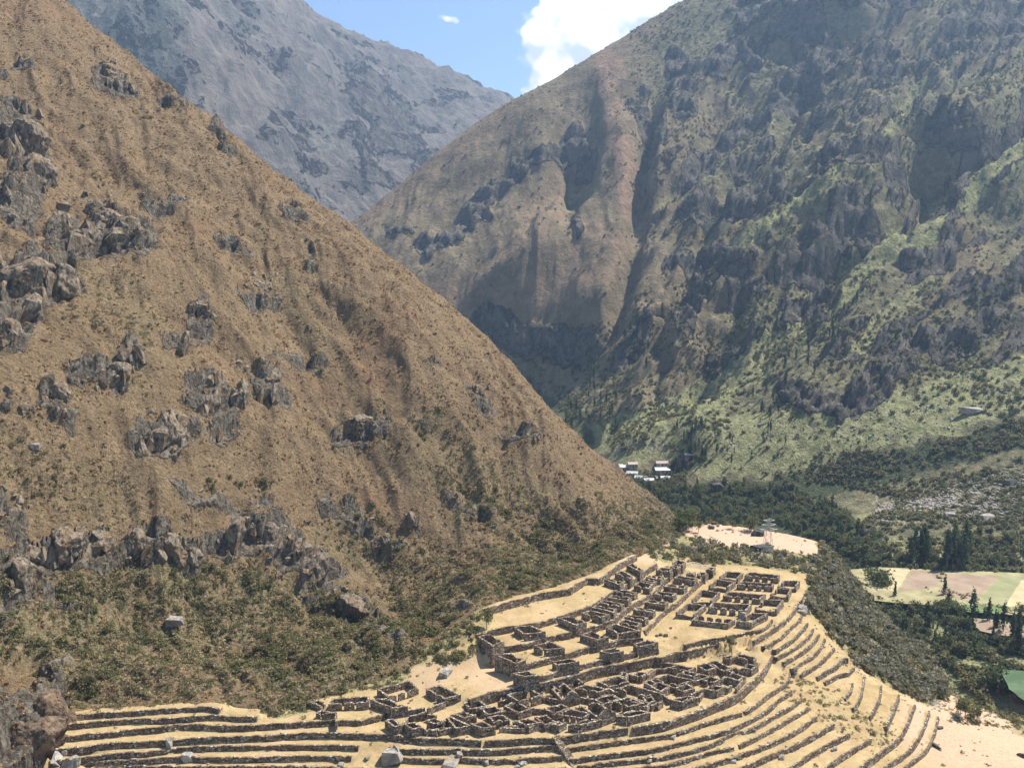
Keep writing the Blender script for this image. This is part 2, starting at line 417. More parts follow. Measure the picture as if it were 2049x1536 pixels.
def polar(u0, u1, nu, y0, y1, ny, pw=1.0):
    u = np.linspace(u0, u1, nu); t = np.linspace(0, 1, ny) ** pw; y = y0 + (y1 - y0) * t
    U, Y = np.meshgrid(u, y); return U * Y, Y

# ------------------------------------------------------------------ far mountain (left, behind)
ctl = []
sil = [(-500, -560, 2900), (-100, -330, 2950), (180, -180, 3000), (420, -70, 3050), (560, 0, 3080), (700, 62, 3120), (860, 140, 3200), (1010, 207, 3300), (1180, 290, 3400), (1500, 420, 3500)]
for p in sil:
    a = at_y(*p); ctl.append(a); b = a.copy(); b.y += 500; b.x *= 1 + 500 / a.y; b.z -= 330; ctl.append(b)
for p in [(150, 20, 2100), (300, 130, 2050), (380, 180, 2080), (450, 330, 2050), (380, 60, 2250), (520, 180, 2350), (560, 380, 2120), (680, 450, 2200),
          (700, 200, 2700), (640, 320, 2350), (800, 230, 2900), (780, 340, 2500), (860, 330, 2650), (930, 260, 3000), (1000, 240, 3150), (-200, 0, 2100), (-200, 500, 1700), (400, 600, 1800),
          (720, 620, 1900), (1000, 500, 2500), (1300, 560, 2900), (100, 300, 1900)]:
    ctl.append(at_y(*p))
X, Y = polar(-0.85, 0.35, 460, 1500, 3900, 330)
Z = TPS(ctl)(X, Y)
px, py = project(X, Y, Z)
ang = 0.9                                  # spurs run down towards the valley
xr = X * math.cos(ang) + Y * math.sin(ang); yr = -X * math.sin(ang) + Y * math.cos(ang)
wz = sstep(3150, 2700, Y) * .6 + .4
rg = ridged(yr / 330 + .3 * fbm(X / 300, Y / 300, 2, 4), xr / 900, 5, 21)
Z = Z + wz * (120 * rg - 40) + 40 * wz * ridged(yr / 90, xr / 260, 4, 34) + 22 * fbm(X / 120, Y / 120, 5, 31) + 12 * ridged(X / 40, Y / 40, 3, 33)
px, py = project(X, Y, Z)
rock = np.clip(.25 + .45 * fbm(yr / 60, xr / 240, 5, 41) + .45 * strokes(px, py, [([(740, 180), (800, 280), (860, 330)], 40, .8), ([(540, 250), (640, 330)], 20, .7), ([(700, 250), (770, 360)], 20, .6)], 30), 0, 1)
green = np.clip(.35 + .6 * sstep(420, 330, px + .25 * py) + .3 * fbm(X / 200, Y / 200, 3, 43), 0, 1)
zero = np.zeros_like(X)
far = Sheet(X, Y, Z)
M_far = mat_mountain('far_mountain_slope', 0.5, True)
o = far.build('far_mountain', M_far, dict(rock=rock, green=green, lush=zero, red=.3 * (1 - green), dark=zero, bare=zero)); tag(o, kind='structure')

# ------------------------------------------------------------------ right-hand mountain and the valley floor
ctl = []
sil = [(560, 540, 1560), (690, 452, 1500), (770, 395, 1520), (860, 322, 1550), (940, 258, 1580), (1020, 204, 1600), (1100, 165, 1600), (1200, 108, 1600), (1300, 52, 1610), (1390, 0, 1620), (1550, -90, 1650), (1800, -210, 1700), (2049, -310, 1700), (2400, -420, 1700)]
for p in sil:
    a = at_y(*p); ctl.append(a); b = a.copy(); b.y += 350; b.x *= 1 + 350 / a.y; b.z -= 260; ctl.append(b)
for p in [(820, 560, 1300), (900, 650, 1230), (960, 720, 1180), (1050, 765, 1130), (1160, 745, 1080), (960, 640, 1215), (1060, 632, 1170), (1160, 640, 1120), (1000, 560, 1225), (1200, 560, 1150),
          (1200, 400, 1290), (1060, 420, 1330), (900, 450, 1400), (1100, 300, 1430), (1180, 280, 1440), (1000, 330, 1460), (1250, 250, 1400), (1230, 330, 1330), (1120, 370, 1400), (1350, 330, 1340),
          (1250, 650, 1050), (1290, 600, 1060), (1330, 700, 1000), (1400, 620, 1010), (1480, 520, 1060), (1380, 440, 1200), (1500, 400, 1180), (1560, 560, 960), (1650, 430, 1030), (1560, 470, 1060),
          (1680, 560, 930), (1760, 380, 1050), (1800, 500, 940), (1900, 330, 1060), (1850, 420, 1040), (1700, 640, 860), (1600, 780, 770), (1700, 790, 740), (1760, 730, 770), (1850, 680, 790), (1940, 640, 800), (2049, 560, 830),
          (1950, 520, 900), (1560, 300, 1270), (1640, 200, 1360), (1700, 100, 1430), (1400, 250, 1420), (1450, 120, 1520), (2049, 60, 1390), (2049, 260, 1130), (1900, 180, 1280), (1780, 250, 1220),
          (1900, 780, 715), (2049, 720, 720), (1400, 780, 860), (1300, 800, 880), (1180, 800, 970), (1250, 870, 800), (1400, 870, 760), (1500, 830, 780), (1700, 860, 700), (2049, 832, 655),
          (1400, 930, 725), (1440, 975, 700), (1600, 905, 700), (1850, 870, 672), (2400, 800, 640), (2400, 500, 800), (2400, 200, 1200), (2400, -100, 1500),
          (1700, 985, 650), (1850, 950, 640), (2049, 905, 620), (2049, 1000, 560), (1850, 1020, 580), (1700, 1050, 570), (2049, 1080, 515), (1850, 1095, 515), (1750, 1085, 530), (2400, 1000, 540), (2400, 1100, 500),
          (700, 700, 1250), (500, 800, 1100)]:
    ctl.append(at_y(*p))
for p in [(1200, 925, -60), (1300, 965, -61), (1360, 950, -59), (1250, 1000, -64), (1450, 1040, -66), (1100, 860, -58), (1600, 1080, -64), (1050, 815, -56), (1700, 1120, -60), (900, 830, -58), (900, 1000, -64), (1200, 1100, -68),
          (1780, 1140, -53), (2049, 1150, -52), (1800, 1240, -54), (2049, 1280, -53), (1950, 1200, -53), (2049, 1350, -53), (1900, 1290, -56), (1750, 1180, -58), (2049, 1420, -54), (2300, 1250, -52), (2300, 1500, -54), (1800, 1400, -62), (1500, 1200, -72), (2600, 1300, -50), (2400, 1180, -50)]:
    ctl.append(at_z(*p))
X, Y = polar(-0.42, 0.80, 900, 300, 2000, 560, 1.25)
Zb = TPS(ctl)(X, Y)
px, py = project(X, Y, Zb)
MR = [([(1355, 120), (1368, 267)], 24, 1), ([(1615, 100), (1632, 200)], 34, 1), ([(1682, 154), (1775, 147)], 36, .95), ([(1281, 200), (1321, 320)], 24, .95), ([(1381, 374), (1481, 294), (1568, 220), (1635, 134)], 22, .9), ([(1388, 461), (1482, 441), (1542, 401)], 26, .95),
      ([(1368, 721), (1385, 645), (1522, 621)], 24, .95), ([(1575, 585), (1615, 560), (1700, 480), (1776, 494)], 26, .95), ([(1640, 430), (1740, 400), (1800, 430)], 22, .8), ([(1856, 347), (1936, 320)], 24, .9), ([(1582, 788), (1669, 822), (1762, 780), (1829, 688), (1916, 701), (1989, 641)], 30, 1),
      ([(1976, 601), (2060, 554)], 24, .9), ([(967, 665), (1054, 672), (1165, 690)], 42, 1), ([(915, 470), (967, 401), (1041, 341), (1114, 290), (1148, 254), (1178, 320)], 19, 1), ([(840, 494), (905, 478)], 15, .9), ([(774, 450), (816, 470)], 11, .9), ([(1254, 755), (1301, 641)], 24, .85),
      ([(1341, 534), (1415, 521)], 18, .85), ([(1500, 60), (1669, 35), (1800, 10)], 40, .9), ([(1400, 180), (1500, 150)], 26, .8), ([(1420, 975), (1450, 985)], 16, .9), ([(1150, 430), (1165, 460)], 12, .8), ([(1820, 560), (1900, 540)], 18, .8), ([(1900, 90), (2049, 40)], 34, .7)]
ang = math.atan2(0.27, 0.96)          # spurs and gullies fall to the lower left
xr = X * math.cos(ang) + Y * math.sin(ang); yr = -X * math.sin(ang) + Y * math.cos(ang)
rock = strokes(px, py, MR, 22)
rock = np.maximum(rock, .9 * sstep(.02, .38, fbm((px * .57 + py * .82) / 30, (px * .82 - py * .57) / 150, 5, 61)) * sstep(1230, 1420, px) * sstep(800, 700, py))
up = sstep(700, 900, Y - .25 * X) * sstep(1600, 1480, Y)
wp = fbm(X / 220, Y / 220, 3, 14)
RIB = [([(1370, 720), (1440, 600), (1560, 530), (1680, 420), (1760, 380), (1900, 310), (2049, 220)], 45, 1), ([(1590, 810), (1700, 790), (1850, 690), (1940, 640), (2049, 550)], 50, 1), ([(1400, 490), (1560, 400), (1650, 340), (1760, 250)], 32, .8),
       ([(1180, 620), (1215, 450), (1235, 260), (1215, 150)], 40, .35), ([(1700, 640), (1780, 560), (1950, 450), (2049, 390)], 36, .8), ([(1330, 330), (1400, 170), (1520, 70), (1700, 30)], 55, 1), ([(960, 620), (1060, 520), (1140, 420)], 40, .5)]
GUL = [([(1180, 880), (1400, 790), (1520, 730), (1640, 600), (1720, 520), (1850, 470), (1960, 360), (2049, 300)], 26, 1), ([(1230, 640), (1270, 480), (1290, 330), (1300, 240)], 18, .9), ([(1350, 700), (1380, 560), (1440, 420), (1560, 300), (1620, 200)], 22, .9), ([(1130, 440), (1165, 330), (1120, 280)], 22, .8), ([(1700, 830), (1850, 760), (2049, 660)], 26, .8), ([(1435, 521), (1602, 401), (1749, 287), (1850, 167)], 18, .9), ([(1268, 468), (1381, 374), (1548, 240)], 14, .6)]
rib_m, gul_m = strokes(px, py, RIB, 20), strokes(px, py, GUL, 14)
def blur(a, n):
    for _ in range(n):
        Pd = np.pad(a, 1, mode='edge'); a = (Pd[:-2, 1:-1] + Pd[2:, 1:-1] + Pd[1:-1, :-2] + Pd[1:-1, 2:]) * .25
    return a
rib_m, gul_m = blur(rib_m, 30), blur(gul_m, 20)
wl = sstep(1230, 1430, px + .35 * (py - 400)); a1 = 1.35; x1_ = X * math.cos(a1) + Y * math.sin(a1); y1_ = -X * math.sin(a1) + Y * math.cos(a1)
sc_ = px * .57 + py * .82; al_ = px * .82 - py * .57
def two(fa, sa, la, oc, sd, wv=.5): return wl * ridged(sc_ / (sa * .95) + wv * wp, al_ / (la * .85), oc, sd, .5) + (1 - wl) * ridged(y1_ / sa + wv * wp, x1_ / la, oc, sd + 2, .5)
Z = Zb + up * ((11 + 35 * wl) * two(0, 135, 620, 5, 15) - 12) + up * (15 * two(0, 42, 190, 4, 18, 1) - 4) * (.3 + .7 * wl) + 8 * up * fbm(X / 70, Y / 70, 6, 17) + up * (38 * rib_m - 36 * gul_m)
# the valley floor stays smooth, the boulder slopes are lumpy
low = sstep(-48, -20, Zb)
Z += low * (2.5 * fbm(X / 30, Y / 30, 4, 19) + 1.2 * ridged(X / 12, Y / 12, 3, 20))
# rock faces: benches and steep risers
stepH = 34.0
q = (Z + 16 * fbm(X / 60, Y / 60, 3, 23)) / stepH; fr = q - np.floor(q)
riser = (np.floor(q) + sstep(.30, .62, fr)) * stepH - q * stepH
Z += rock * riser * .5 * sstep(-40, 10, Zb)
q = (Z + 6 * fbm(X / 25, Y / 25, 3, 27)) / 11.0; fr = q - np.floor(q)
Z += rock * ((np.floor(q) + sstep(.3, .65, fr)) * 11 - q * 11) * .35 * sstep(-40, 10, Zb)
Z += rock * (9 * (1 - np.abs(fbm(sc_ / 30, al_ / 60, 4, 29)) * 2.2) + 4 * fbm(X / 18, Y / 18, 4, 30)) * sstep(-40, 10, Zb)
# hollow under the bowl cliff
px, py = project(X, Y, Z)
green = np.clip(.12 + .5 * sstep(1200, 1500, px - .25 * (py - 400)) + .35 * fbm(X / 130, Y / 130, 3, 45) + .3 * sstep(600, 760, py), 0, 1)
lush = strokes(px, py, [([(1180, 880), (1400, 790), (1520, 730), (1640, 600), (1720, 520), (1850, 470), (1960, 360), (2049, 300)], 32, .9), ([(1440, 640), (1560, 600), (1660, 500)], 16, .5),
      ([(1250, 900), (1400, 860), (1600, 860), (1800, 820), (2049, 740)], 45, .8), ([(1400, 930), (1600, 920), (1800, 860), (2049, 800)], 30, .95), ([(1435, 521), (1602, 401), (1749, 287), (1850, 167)], 16, .75), ([(1268, 468), (1381, 374), (1548, 240)], 14, .5), ([(1348, 868), (1649, 635), (1775, 508), (1916, 401), (2049, 267)], 22, .9), ([(1700, 700), (1800, 620), (1850, 560)], 25, .6),
      ([(1060, 800), (1150, 820)], 40, .5), ([(1180, 380), (1130, 420)], 12, .6), ([(1850, 1000), (2000, 960)], 40, .5)], 22)
lush = np.maximum(lush, .95 * sstep(640, 560, Y) * sstep(-40, -50, Zb))
red = strokes(px, py, [([(1215, 120), (1235, 260), (1260, 420)], 26, 1), ([(700, 450), (860, 340), (1000, 230)], 22, .5), ([(900, 600), (1100, 580), (1200, 500)], 60, .55), ([(1020, 520), (1150, 340)], 40, .4), ([(1650, 100), (1740, 120)], 30, .8)], 14)
dark = strokes(px, py, [([(1420, 1000), (1560, 985), (1720, 950), (1850, 915), (2049, 868)], 30, 1), ([(1260, 1010), (1420, 1030), (1600, 1040), (1720, 1080)], 45, 1), ([(1060, 790), (1130, 830), (1180, 880)], 22, .6),
      ([(1640, 1060), (1720, 1085)], 22, .9), ([(1900, 1090), (2049, 1085)], 16, .7), ([(1700, 1130), (2100, 1130)], 14, 1), ([(1750, 1250), (1850, 1285)], 18, .5), ([(1240, 990), (1300, 1010)], 20, 1)], 10)
bare = np.zeros_like(X)
bare = np.maximum(bare, sstep(5, 2.5, seg_dist(px, py, [(1715, 1106), (1850, 1108), (1960, 1113), (2100, 1117)])))          # the track
bare = np.maximum(bare, .7 * sstep(7, 2, seg_dist(px + 5 * fbm(px / 12, py / 12, 3, 75), py, [(1890, 1312), (1940, 1340), (1990, 1380), (2049, 1420)])))
bare = np.maximum(bare, .6 * sstep(9, 5, seg_dist(px, py, [(1235, 900), (1260, 884), (1330, 892)])))
bare = np.maximum(bare, .8 * sstep(14, 4, seg_dist(px + 8 * fbm(px / 9, py / 5, 3, 71), py, [(1760, 1030), (1850, 1005), (1900, 1000)])) * (fbm(px / 5, py / 3, 2, 72) > -.1))
bare = np.maximum(bare, .6 * (sstep(.22, .35, fbm(px / 11, py / 6, 4, 74))) * sstep(1680, 1760, px) * sstep(960, 985, py) * sstep(1070, 1040, py))
rock *= sstep(1000, 960, py)
mtn = Sheet(X, Y, Z)
o = mtn.build('mountain', M_mtn, dict(rock=rock, green=green, lush=lush, red=red, dark=dark, bare=bare)); tag(o, kind='structure')
mtn_ctl = TPS(ctl)

# fields on the valley floor, as thin sheets just above it
def mat_field(name, a, b, ang=0.3, sc=1.0):
    m = MT(name)
    st = m.n('ShaderNodeTexWave', wave_type='BANDS'); v = m.n('ShaderNodeVectorRotate', rotation_type='Z_AXIS')
    m.put(v.inputs['Vector'], m.scaled(.35)); v.inputs['Angle'].default_value = ang; m.put(st.inputs['Vector'], v.outputs[0])
    st.inputs['Scale'].default_value = 1.0; st.inputs['Distortion'].default_value = 2
    c = m.mix(m.ramp(m.noise(.12 * sc, 5), .35, .65), a, b)
    c = m.mix(m.math('MULTIPLY', st.outputs['Fac'], .25), c, tuple(x * .7 for x in a))
    return m.out(c, m.bump(m.noise(2.0, 3), .2, .5))
FM = [mat_field('ploughed_field', (0.27, 0.195, 0.135), (0.35, 0.26, 0.185)), mat_field('stubble_field', (0.42, 0.33, 0.19), (0.52, 0.43, 0.25)),
      mat_field('green_crop', (0.11, 0.16, 0.06), (0.19, 0.24, 0.10)), mat_field('yellow_meadow', (0.25, 0.22, 0.11), (0.37, 0.33, 0.18)), mat_field('pale_crop', (0.23, 0.23, 0.115), (0.32, 0.30, 0.165)),
      mat_field('dark_crop', (0.07, 0.11, 0.055), (0.12, 0.17, 0.085))]
def field(poly, z, mi, lift, name='field'):
    cx = sum(p[0] for p in poly) / len(poly); cy = sum(p[1] for p in poly) / len(poly)
    V = []
    for i in range(len(poly)):
        a, b = poly[i], poly[(i + 1) % len(poly)]
        for k in range(6):
            t = k / 6; V.append((a[0] + (b[0] - a[0]) * t + rnd.uniform(-1.5, 1.5), a[1] + (b[1] - a[1]) * t + rnd.uniform(-.7, .7)))
    W = [at_z(x, y, z + lift) for x, y in V] + [at_z(cx, cy, z + lift)]
    n = len(V); o = link(name, mesh_from(name, W, [(i, (i + 1) % n, n) for i in range(n)], FM[mi]))
    return tag(o, kind='structure')
zf = -49.5
field([(1690, 1140), (1765, 1134), (2120, 1150), (2150, 1262), (2049, 1232), (1960, 1222), (1900, 1212), (1800, 1206), (1745, 1200)], zf, 3, 0)
field([(1775, 1137), (1823, 1139), (1796, 1182), (1745, 1178)], zf, 1, .02)
field([(1826, 1140), (1888, 1145), (1875, 1174), (1798, 1183)], zf, 0, .02)
field([(1895, 1147), (1997, 1151), (1952, 1201), (1876, 1190)], zf, 0, .02)
field([(2003, 1151), (2110, 1154), (2100, 1216), (1958, 1203)], zf, 4, .02)
field([(2045, 1160), (2140, 1165), (2140, 1230), (2010, 1212)], zf, 1, .04)
field([(1925, 1208), (2010, 1214), (2000, 1228), (1915, 1222)], zf, 2, .02)
field([(1945, 1236), (2010, 1240), (2049, 1262), (2049, 1278), (1960, 1262)], zf, 0, .02)
field([(2000, 1338), (2120, 1345), (2150, 1430), (2060, 1410), (2020, 1378)], -46.5, 5, .3)

# ------------------------------------------------------------------ near hill on the left
toe = [(-700, 1900, 0), (-300, 1690, 2), (30, 1530, 2), (108, 1440, 6), (250, 1420, 6), (430, 1408, 5.6), (540, 1418, 4.2), (620, 1392, 3.6), (700, 1372, 3.6), (790, 1345, 5.5), (850, 1300, 8), (905, 1262, 12), (955, 1222, 15.5), (1030, 1192, 16.6), (1130, 1166, 16.6), (1195, 1138, 16.6), (1285, 1098, 16.5), (1335, 1084, 8), (1370, 1068, 2)]
ridge = [(1385, 1066, 398), (1337, 1056, 397), (1292, 1036, 398), (1256, 1004, 399), (1217, 970, 402), (1184, 938, 405), (1157, 905, 408), (1125, 878, 410), (1060, 800, 418), (992, 742, 427), (930, 675, 436), (870, 615, 446), (810, 548, 456), (745, 500, 468), (680, 460, 480), (620, 412, 490), (560, 362, 500), (480, 290, 512), (400, 222, 524), (345, 187, 532), (290, 150, 540), (230, 105, 550), (170, 50, 560), (110, 0, 569), (0, -95, 588), (-200, -260, 620), (-500, -420, 660)]
ctl = []
for x, y, z in toe:
    a = at_zs(x, y, z); ctl.append(a); ctl.append(Vector((a.x + 18, a.y - 24, a.z - 22)))
    if z > 11: ctl[-1] = Vector((a.x + 14, a.y - 12, a.z - 16))
for p in ridge:
    a = at_y(*p); ctl.append(a); ctl.append(Vector((a.x + 45, a.y + 70, a.z - 48)))
for p in [(100, 1180, 268), (300, 1180, 292), (560, 1180, 318), (760, 1210, 322), (760, 1080, 352), (480, 1000, 330), (300, 880, 322), (100, 880, 296), (600, 860, 370), (560, 640, 410), (300, 560, 385), (100, 500, 370), (850, 930, 374), (950, 1050, 362), (1150, 1060, 362), (250, 300, 470), (60, 200, 470), (1000, 900, 388)]:
    ctl.append(at_y(*p))
X, Y = polar(-0.80, 0.235, 760, 175, 700, 470, 1.05)
Zt = TPS(ctl, reg=.2)(X, Y)
px, py = project(X, Y, Zt)
HR = [([(20, 220), (60, 300), (40, 390)], 55, 1), ([(20, 620), (60, 560), (110, 540)], 60, 1), ([(130, 460), (200, 440), (270, 470)], 50, 1), ([(200, 140), (260, 160)], 26, .9), ([(320, 185), (370, 205)], 10, .9), ([(430, 245), (460, 290)], 12, .9),
      ([(300, 870), (350, 850)], 50, 1), ([(400, 760), (450, 820)], 40, .9), ([(150, 720), (240, 740), (280, 690)], 24, .9), ([(90, 770), (130, 810)], 26, .9), ([(490, 570), (540, 565)], 22, .9), ([(390, 600), (410, 630)], 26, .9),
      ([(570, 410), (600, 420)], 14, .9), ([(620, 480), (620, 500)], 12, .9), ([(520, 740), (570, 790)], 28, .8), ([(680, 850), (760, 840)], 24, .8), ([(940, 760), (980, 800)], 18, .8), ([(300, 400), (370, 400)], 16, .7), ([(340, 690), (370, 650)], 22, .9),
      ([(0, 1120), (120, 1080), (250, 1080), (380, 1100)], 40, 1), ([(440, 1070), (500, 1060)], 36, 1), ([(520, 1060), (590, 1100), (640, 1130)], 46, 1), ([(660, 990), (720, 1030), (790, 1090)], 20, .7), ([(810, 1030), (840, 1050)], 14, .8),
      ([(640, 1180), (700, 1215), (770, 1240)], 36, 1), ([(90, 1330), (110, 1380)], 34, .9), ([(0, 1420), (60, 1440), (40, 1520)], 60, 1), ([(1000, 850), (1080, 870)], 14, .8), ([(440, 460), (490, 470)], 14, .7), ([(0, 120), (40, 110), (70, 125)], 12, .9),
      ([(0, 980), (30, 1040)], 30, .9), ([(120, 1180), (60, 1160), (20, 1200)], 30, .8), ([(560, 690), (640, 700)], 18, .6), ([(900, 980), (980, 1020)], 14, .6), ([(350, 960), (450, 980), (540, 1000)], 18, .7), ([(780, 800), (850, 830)], 14, .5)]
rock = strokes(px, py, HR, 22, 80)
rock = np.maximum(rock, .55 * sstep(.42, .7, fbm(px / 45, py / 35, 4, 91)))
mg = sstep(0, 40, Y - 190)
# long ribs running down the slope
a2 = math.atan2(-0.79, 0.61); xr = X * math.cos(a2) + Y * math.sin(a2); yr = -X * math.sin(a2) + Y * math.cos(a2)
dz = 11.0 * ridged(yr / 62 + .5 * fbm(X / 80, Y / 80, 2, 95), xr / 260, 4, 96) - 11 + 4.5 * fbm(X / 34, Y / 34, 5, 97) + 3.4 * ridged(yr / 19 + .5 * fbm(X / 30, Y / 30, 2, 93), xr / 60, 4, 94) + .7 * fbm(X / 7, Y / 7, 3, 98)
toepix = np.interp(px, [0, 60, 90, 110, 430, 620, 780, 950, 1130, 1290, 1400], [1545, 1505, 1475, 1438, 1408, 1392, 1345, 1225, 1166, 1098, 1060])
fade = sstep(0, 60, toepix - py) * .85 + .15
Z = Zt + dz * fade
stepH = 9.0
q = (Z + 5 * fbm(X / 22, Y / 22, 3, 99)) / stepH; fr = q - np.floor(q)
Z += rock * ((np.floor(q) + sstep(.30, .60, fr)) * stepH - q * stepH) * 1.1 * fade
Z += rock * (2.6 * ridged(X / 10, Y / 10, 4, 101) - .5) * fade
px, py = project(X, Y, Z)
green = np.clip(strokes(px, py, [([(150, 1280), (300, 1200), (560, 1220), (700, 1300)], 120, 1), ([(0, 1250), (150, 1230)], 90, .9), ([(660, 1120), (700, 1050), (800, 1150), (900, 1180)], 60, .7), ([(1000, 1150), (1150, 1120), (1250, 1080), (1330, 1060)], 45, 1),
        ([(560, 1330), (700, 1350)], 60, .9), ([(560, 560), (640, 700), (760, 830), (900, 1000), (1050, 1080)], 30, .45), ([(180, 560), (300, 640), (260, 760)], 40, .45), ([(850, 850), (950, 930), (1100, 1000)], 40, .5), ([(0, 900), (200, 1000)], 50, .4), ([(350, 1150), (600, 1180)], 60, .9)], 30, 110)
        * (.75 + .6 * fbm(X / 14, Y / 14, 4, 111)), 0, 1)
hill = Sheet(X, Y, Z); hill_ctl = list(ctl); rock_h, green_h = rock, green

# ------------------------------------------------------------------ the terraced plateau: wall lines traced, ground solved between them
RET = []       # (list of world points of the top edge, z_top list, z_base list, label, group, thickness)
def ret(kf, pts, z0, h, label, group, z1=None, h1=None, th=.6, cap=.17, cat='terrace wall'):
    z1 = z0 if z1 is None else z1; h1 = h if h1 is None else h1; n = len(pts)
    W = []
    for i, (x, y) in enumerate(pts):
        t = i / (n - 1); z = z0 + (z1 - z0) * t; X_, Y_ = kf(x, y)
        W.append((at_zs(X_, Y_, z), (h + (h1 - h) * t) * ZS))
    # resample each 1.3 m with a smooth curve
    P = [W[0][0]]; H = [W[0][1]]
    for i in range(n - 1):
        p0 = W[max(i - 1, 0)][0]; p1 = W[i][0]; p2 = W[i + 1][0]; p3 = W[min(i + 2, n - 1)][0]
        m = max(2, int((p2 - p1).length / 1.3))
        for k in range(1, m + 1):
            t = k / m
            c = 0.5 * ((2 * p1) + (p2 - p0) * t + (2 * p0 - 5 * p1 + 4 * p2 - p3) * t * t + (3 * p1 - p0 - 3 * p2 + p3) * t ** 3)
            P.append(c); H.append(W[i][1] + (W[i + 1][1] - W[i][1]) * t)
    RET.append((P, H, label, group, th, cap, cat))
def mix2(*a): return list(a)
GT = 'dry stone walls of the farming terraces'; GR = 'retaining walls of the ruined town'
# upper compounds (three tiers) and the town
ret(K1, [(150, 152), (330, 95), (530, 42), (720, -12), (1025, -60)], 16.5, 3.0, 'long stone wall at the hill foot above the smooth straw field', GR)
ret(K2, [(0, 530), (250, 388), (390, 396), (550, 290), (700, 180), (910, 68)], 16.5, 3.0, 'stone wall climbing beside the top row of ruined houses below the scrub', GR)
ret(K0, [(958, 1271), (972, 1264), (1028, 1252), (1065, 1248), (1115, 1234), (1175, 1215), (1192, 1206), (1229, 1182), (1247, 1173), (1266, 1161), (1292, 1142), (1314, 1127)], 13.5, 2.5, 'stone retaining wall along the lower edge of the smooth straw field', GR)
ret(K0, [(1002, 1296), (1036, 1291), (1061, 1286), (1096, 1274), (1153, 1263), (1209, 1247), (1228, 1240), (1242, 1226), (1265, 1210), (1281, 1201), (1307, 1185), (1329, 1161), (1348, 1144), (1366, 1136)], 11, 2.5, 'stone retaining wall between the upper and middle tiers of the compounds', GR)
ret(K0, [(1045, 1331), (1096, 1317), (1135, 1307), (1188, 1292), (1219, 1286), (1256, 1279), (1287, 1278)], 8.5, 2.5, 'stone retaining wall between the middle and lower tiers of the compounds', GR)
ret(K0, [(1047, 1357), (1080, 1355), (1123, 1342), (1161, 1331), (1217, 1317), (1248, 1311), (1286, 1302), (1318, 1299)], 6, 2, 'lowest stone retaining wall of the upper compounds, above the straw path', GR)
ret(K0, [(1290, 1262), (1330, 1222), (1357, 1203), (1396, 1167), (1428, 1140)], 8.5, 2.2, 'pale stone retaining wall beside the straw lane up through the ruins', GR)
ret(K0, [(940, 1399), (991, 1384), (1041, 1375), (1063, 1372), (1102, 1363), (1145, 1352), (1200, 1336), (1238, 1329), (1288, 1320), (1312, 1314), (1323, 1317), (1351, 1306), (1377, 1303), (1413, 1294), (1434, 1289), (1460, 1291)], 4.2, 3.9, 'tall dark stone wall along the back of the crowded lower town', GR, th=.8)
ret(K0, [(1372, 1290), (1400, 1283), (1440, 1276), (1480, 1268), (1500, 1264), (1528, 1258), (1545, 1240)], 6.6, 1.3, 'low rubble wall on the bare ground below the square compounds', GR)
# farming terraces, left and centre
ret(KE, [(430, 270), (700, 262), (1000, 243), (1250, 225), (1420, 218), (1500, 232)], 5.4, 1.7, 'dry stone terrace wall touching the scrub, topmost of the lower left stack', GT)
ret(KE, [(410, 345), (590, 328), (850, 305), (1200, 295), (1450, 275), (1640, 285), (1760, 285)], 3.7, 1.8, 'second dry stone terrace wall down from the scrub at lower left', GT)
ret(K0, [(86, 1478), (164, 1470), (234, 1463), (322, 1455), (366, 1449.5), (468, 1452), (536, 1449), (600, 1445), (640, 1443), (688, 1440), (713, 1441), (740, 1437), (777, 1426)], 1.9, 1.9, 'ragged terrace wall in front of the western ruins and its court', GT)
ret(K0, [(64, 1501), (140, 1496), (234, 1486), (322, 1482), (410, 1476), (527, 1471.5), (600, 1467), (688, 1467), (775, 1470), (834, 1476.5), (864, 1478), (919, 1479), (963, 1482)], 0, 2.0, 'terrace wall left of the small breach, just below the lower town', GT)
ret(K0, [(972, 1482), (1020, 1480), (1070, 1476), (1108, 1477)], 0, 2.2, 'short terrace wall between the small breach and the stone stairs', GT)
ret(K0, [(1125, 1475), (1180, 1466), (1256, 1456)], 0, 2.4, 'terrace wall right of the stairs under the tall gabled ruins', GT)
ret(K0, [(1267, 1455), (1323, 1446), (1381, 1428), (1425, 1411), (1472, 1391), (1499, 1368)], 0, 3.2, 'tall curved stone wall rounding the eastern end of the lower town', GT, th=.8)
ret(K0, [(1500, 1367), (1525, 1345), (1542, 1318), (1549, 1303), (1552, 1295)], 0, 3.2, 'tapering end of the tall curved wall, running up to the bare slope', GT, z1=1.6, h1=.8, th=.8)
ret(KE, [(340, 590), (480, 580), (760, 540), (1000, 525), (1250, 495), (1600, 485), (2049, 480), (2300, 480), (2449, 488)], -2.0, 1.7, 'terrace wall below the town broken by a leaning boulder, far left', GT)
ret(K0, [(800, 1499), (870, 1499), (922, 1498)], -2.1, 1.7, 'short terrace wall between two boulders below the town', GT)
ret(K0, [(925, 1500), (995, 1500), (1060, 1495), (1117, 1491)], -2.1, 1.8, 'second terrace wall down, ending at the left of the stairs', GT)
ret(K0, [(1132, 1497), (1198, 1488), (1295, 1475), (1349, 1466), (1417, 1444), (1455, 1433), (1484, 1425)], -3.0, 1.5, 'curved terrace wall just below the tall curved wall', GT)
ret(K0, [(1490, 1423), (1515, 1408), (1534, 1392), (1556, 1378), (1577, 1360), (1580, 1340)], -3.1, 1.5, 'short terrace wall between tall curved wall and the scrub strip', GT)
ret(KE, [(545, 595), (900, 580), (1250, 560), (1500, 565), (2049, 555), (2400, 556)], -3.7, 1.8, 'long terrace wall third below town, bottom left with boulders', GT)
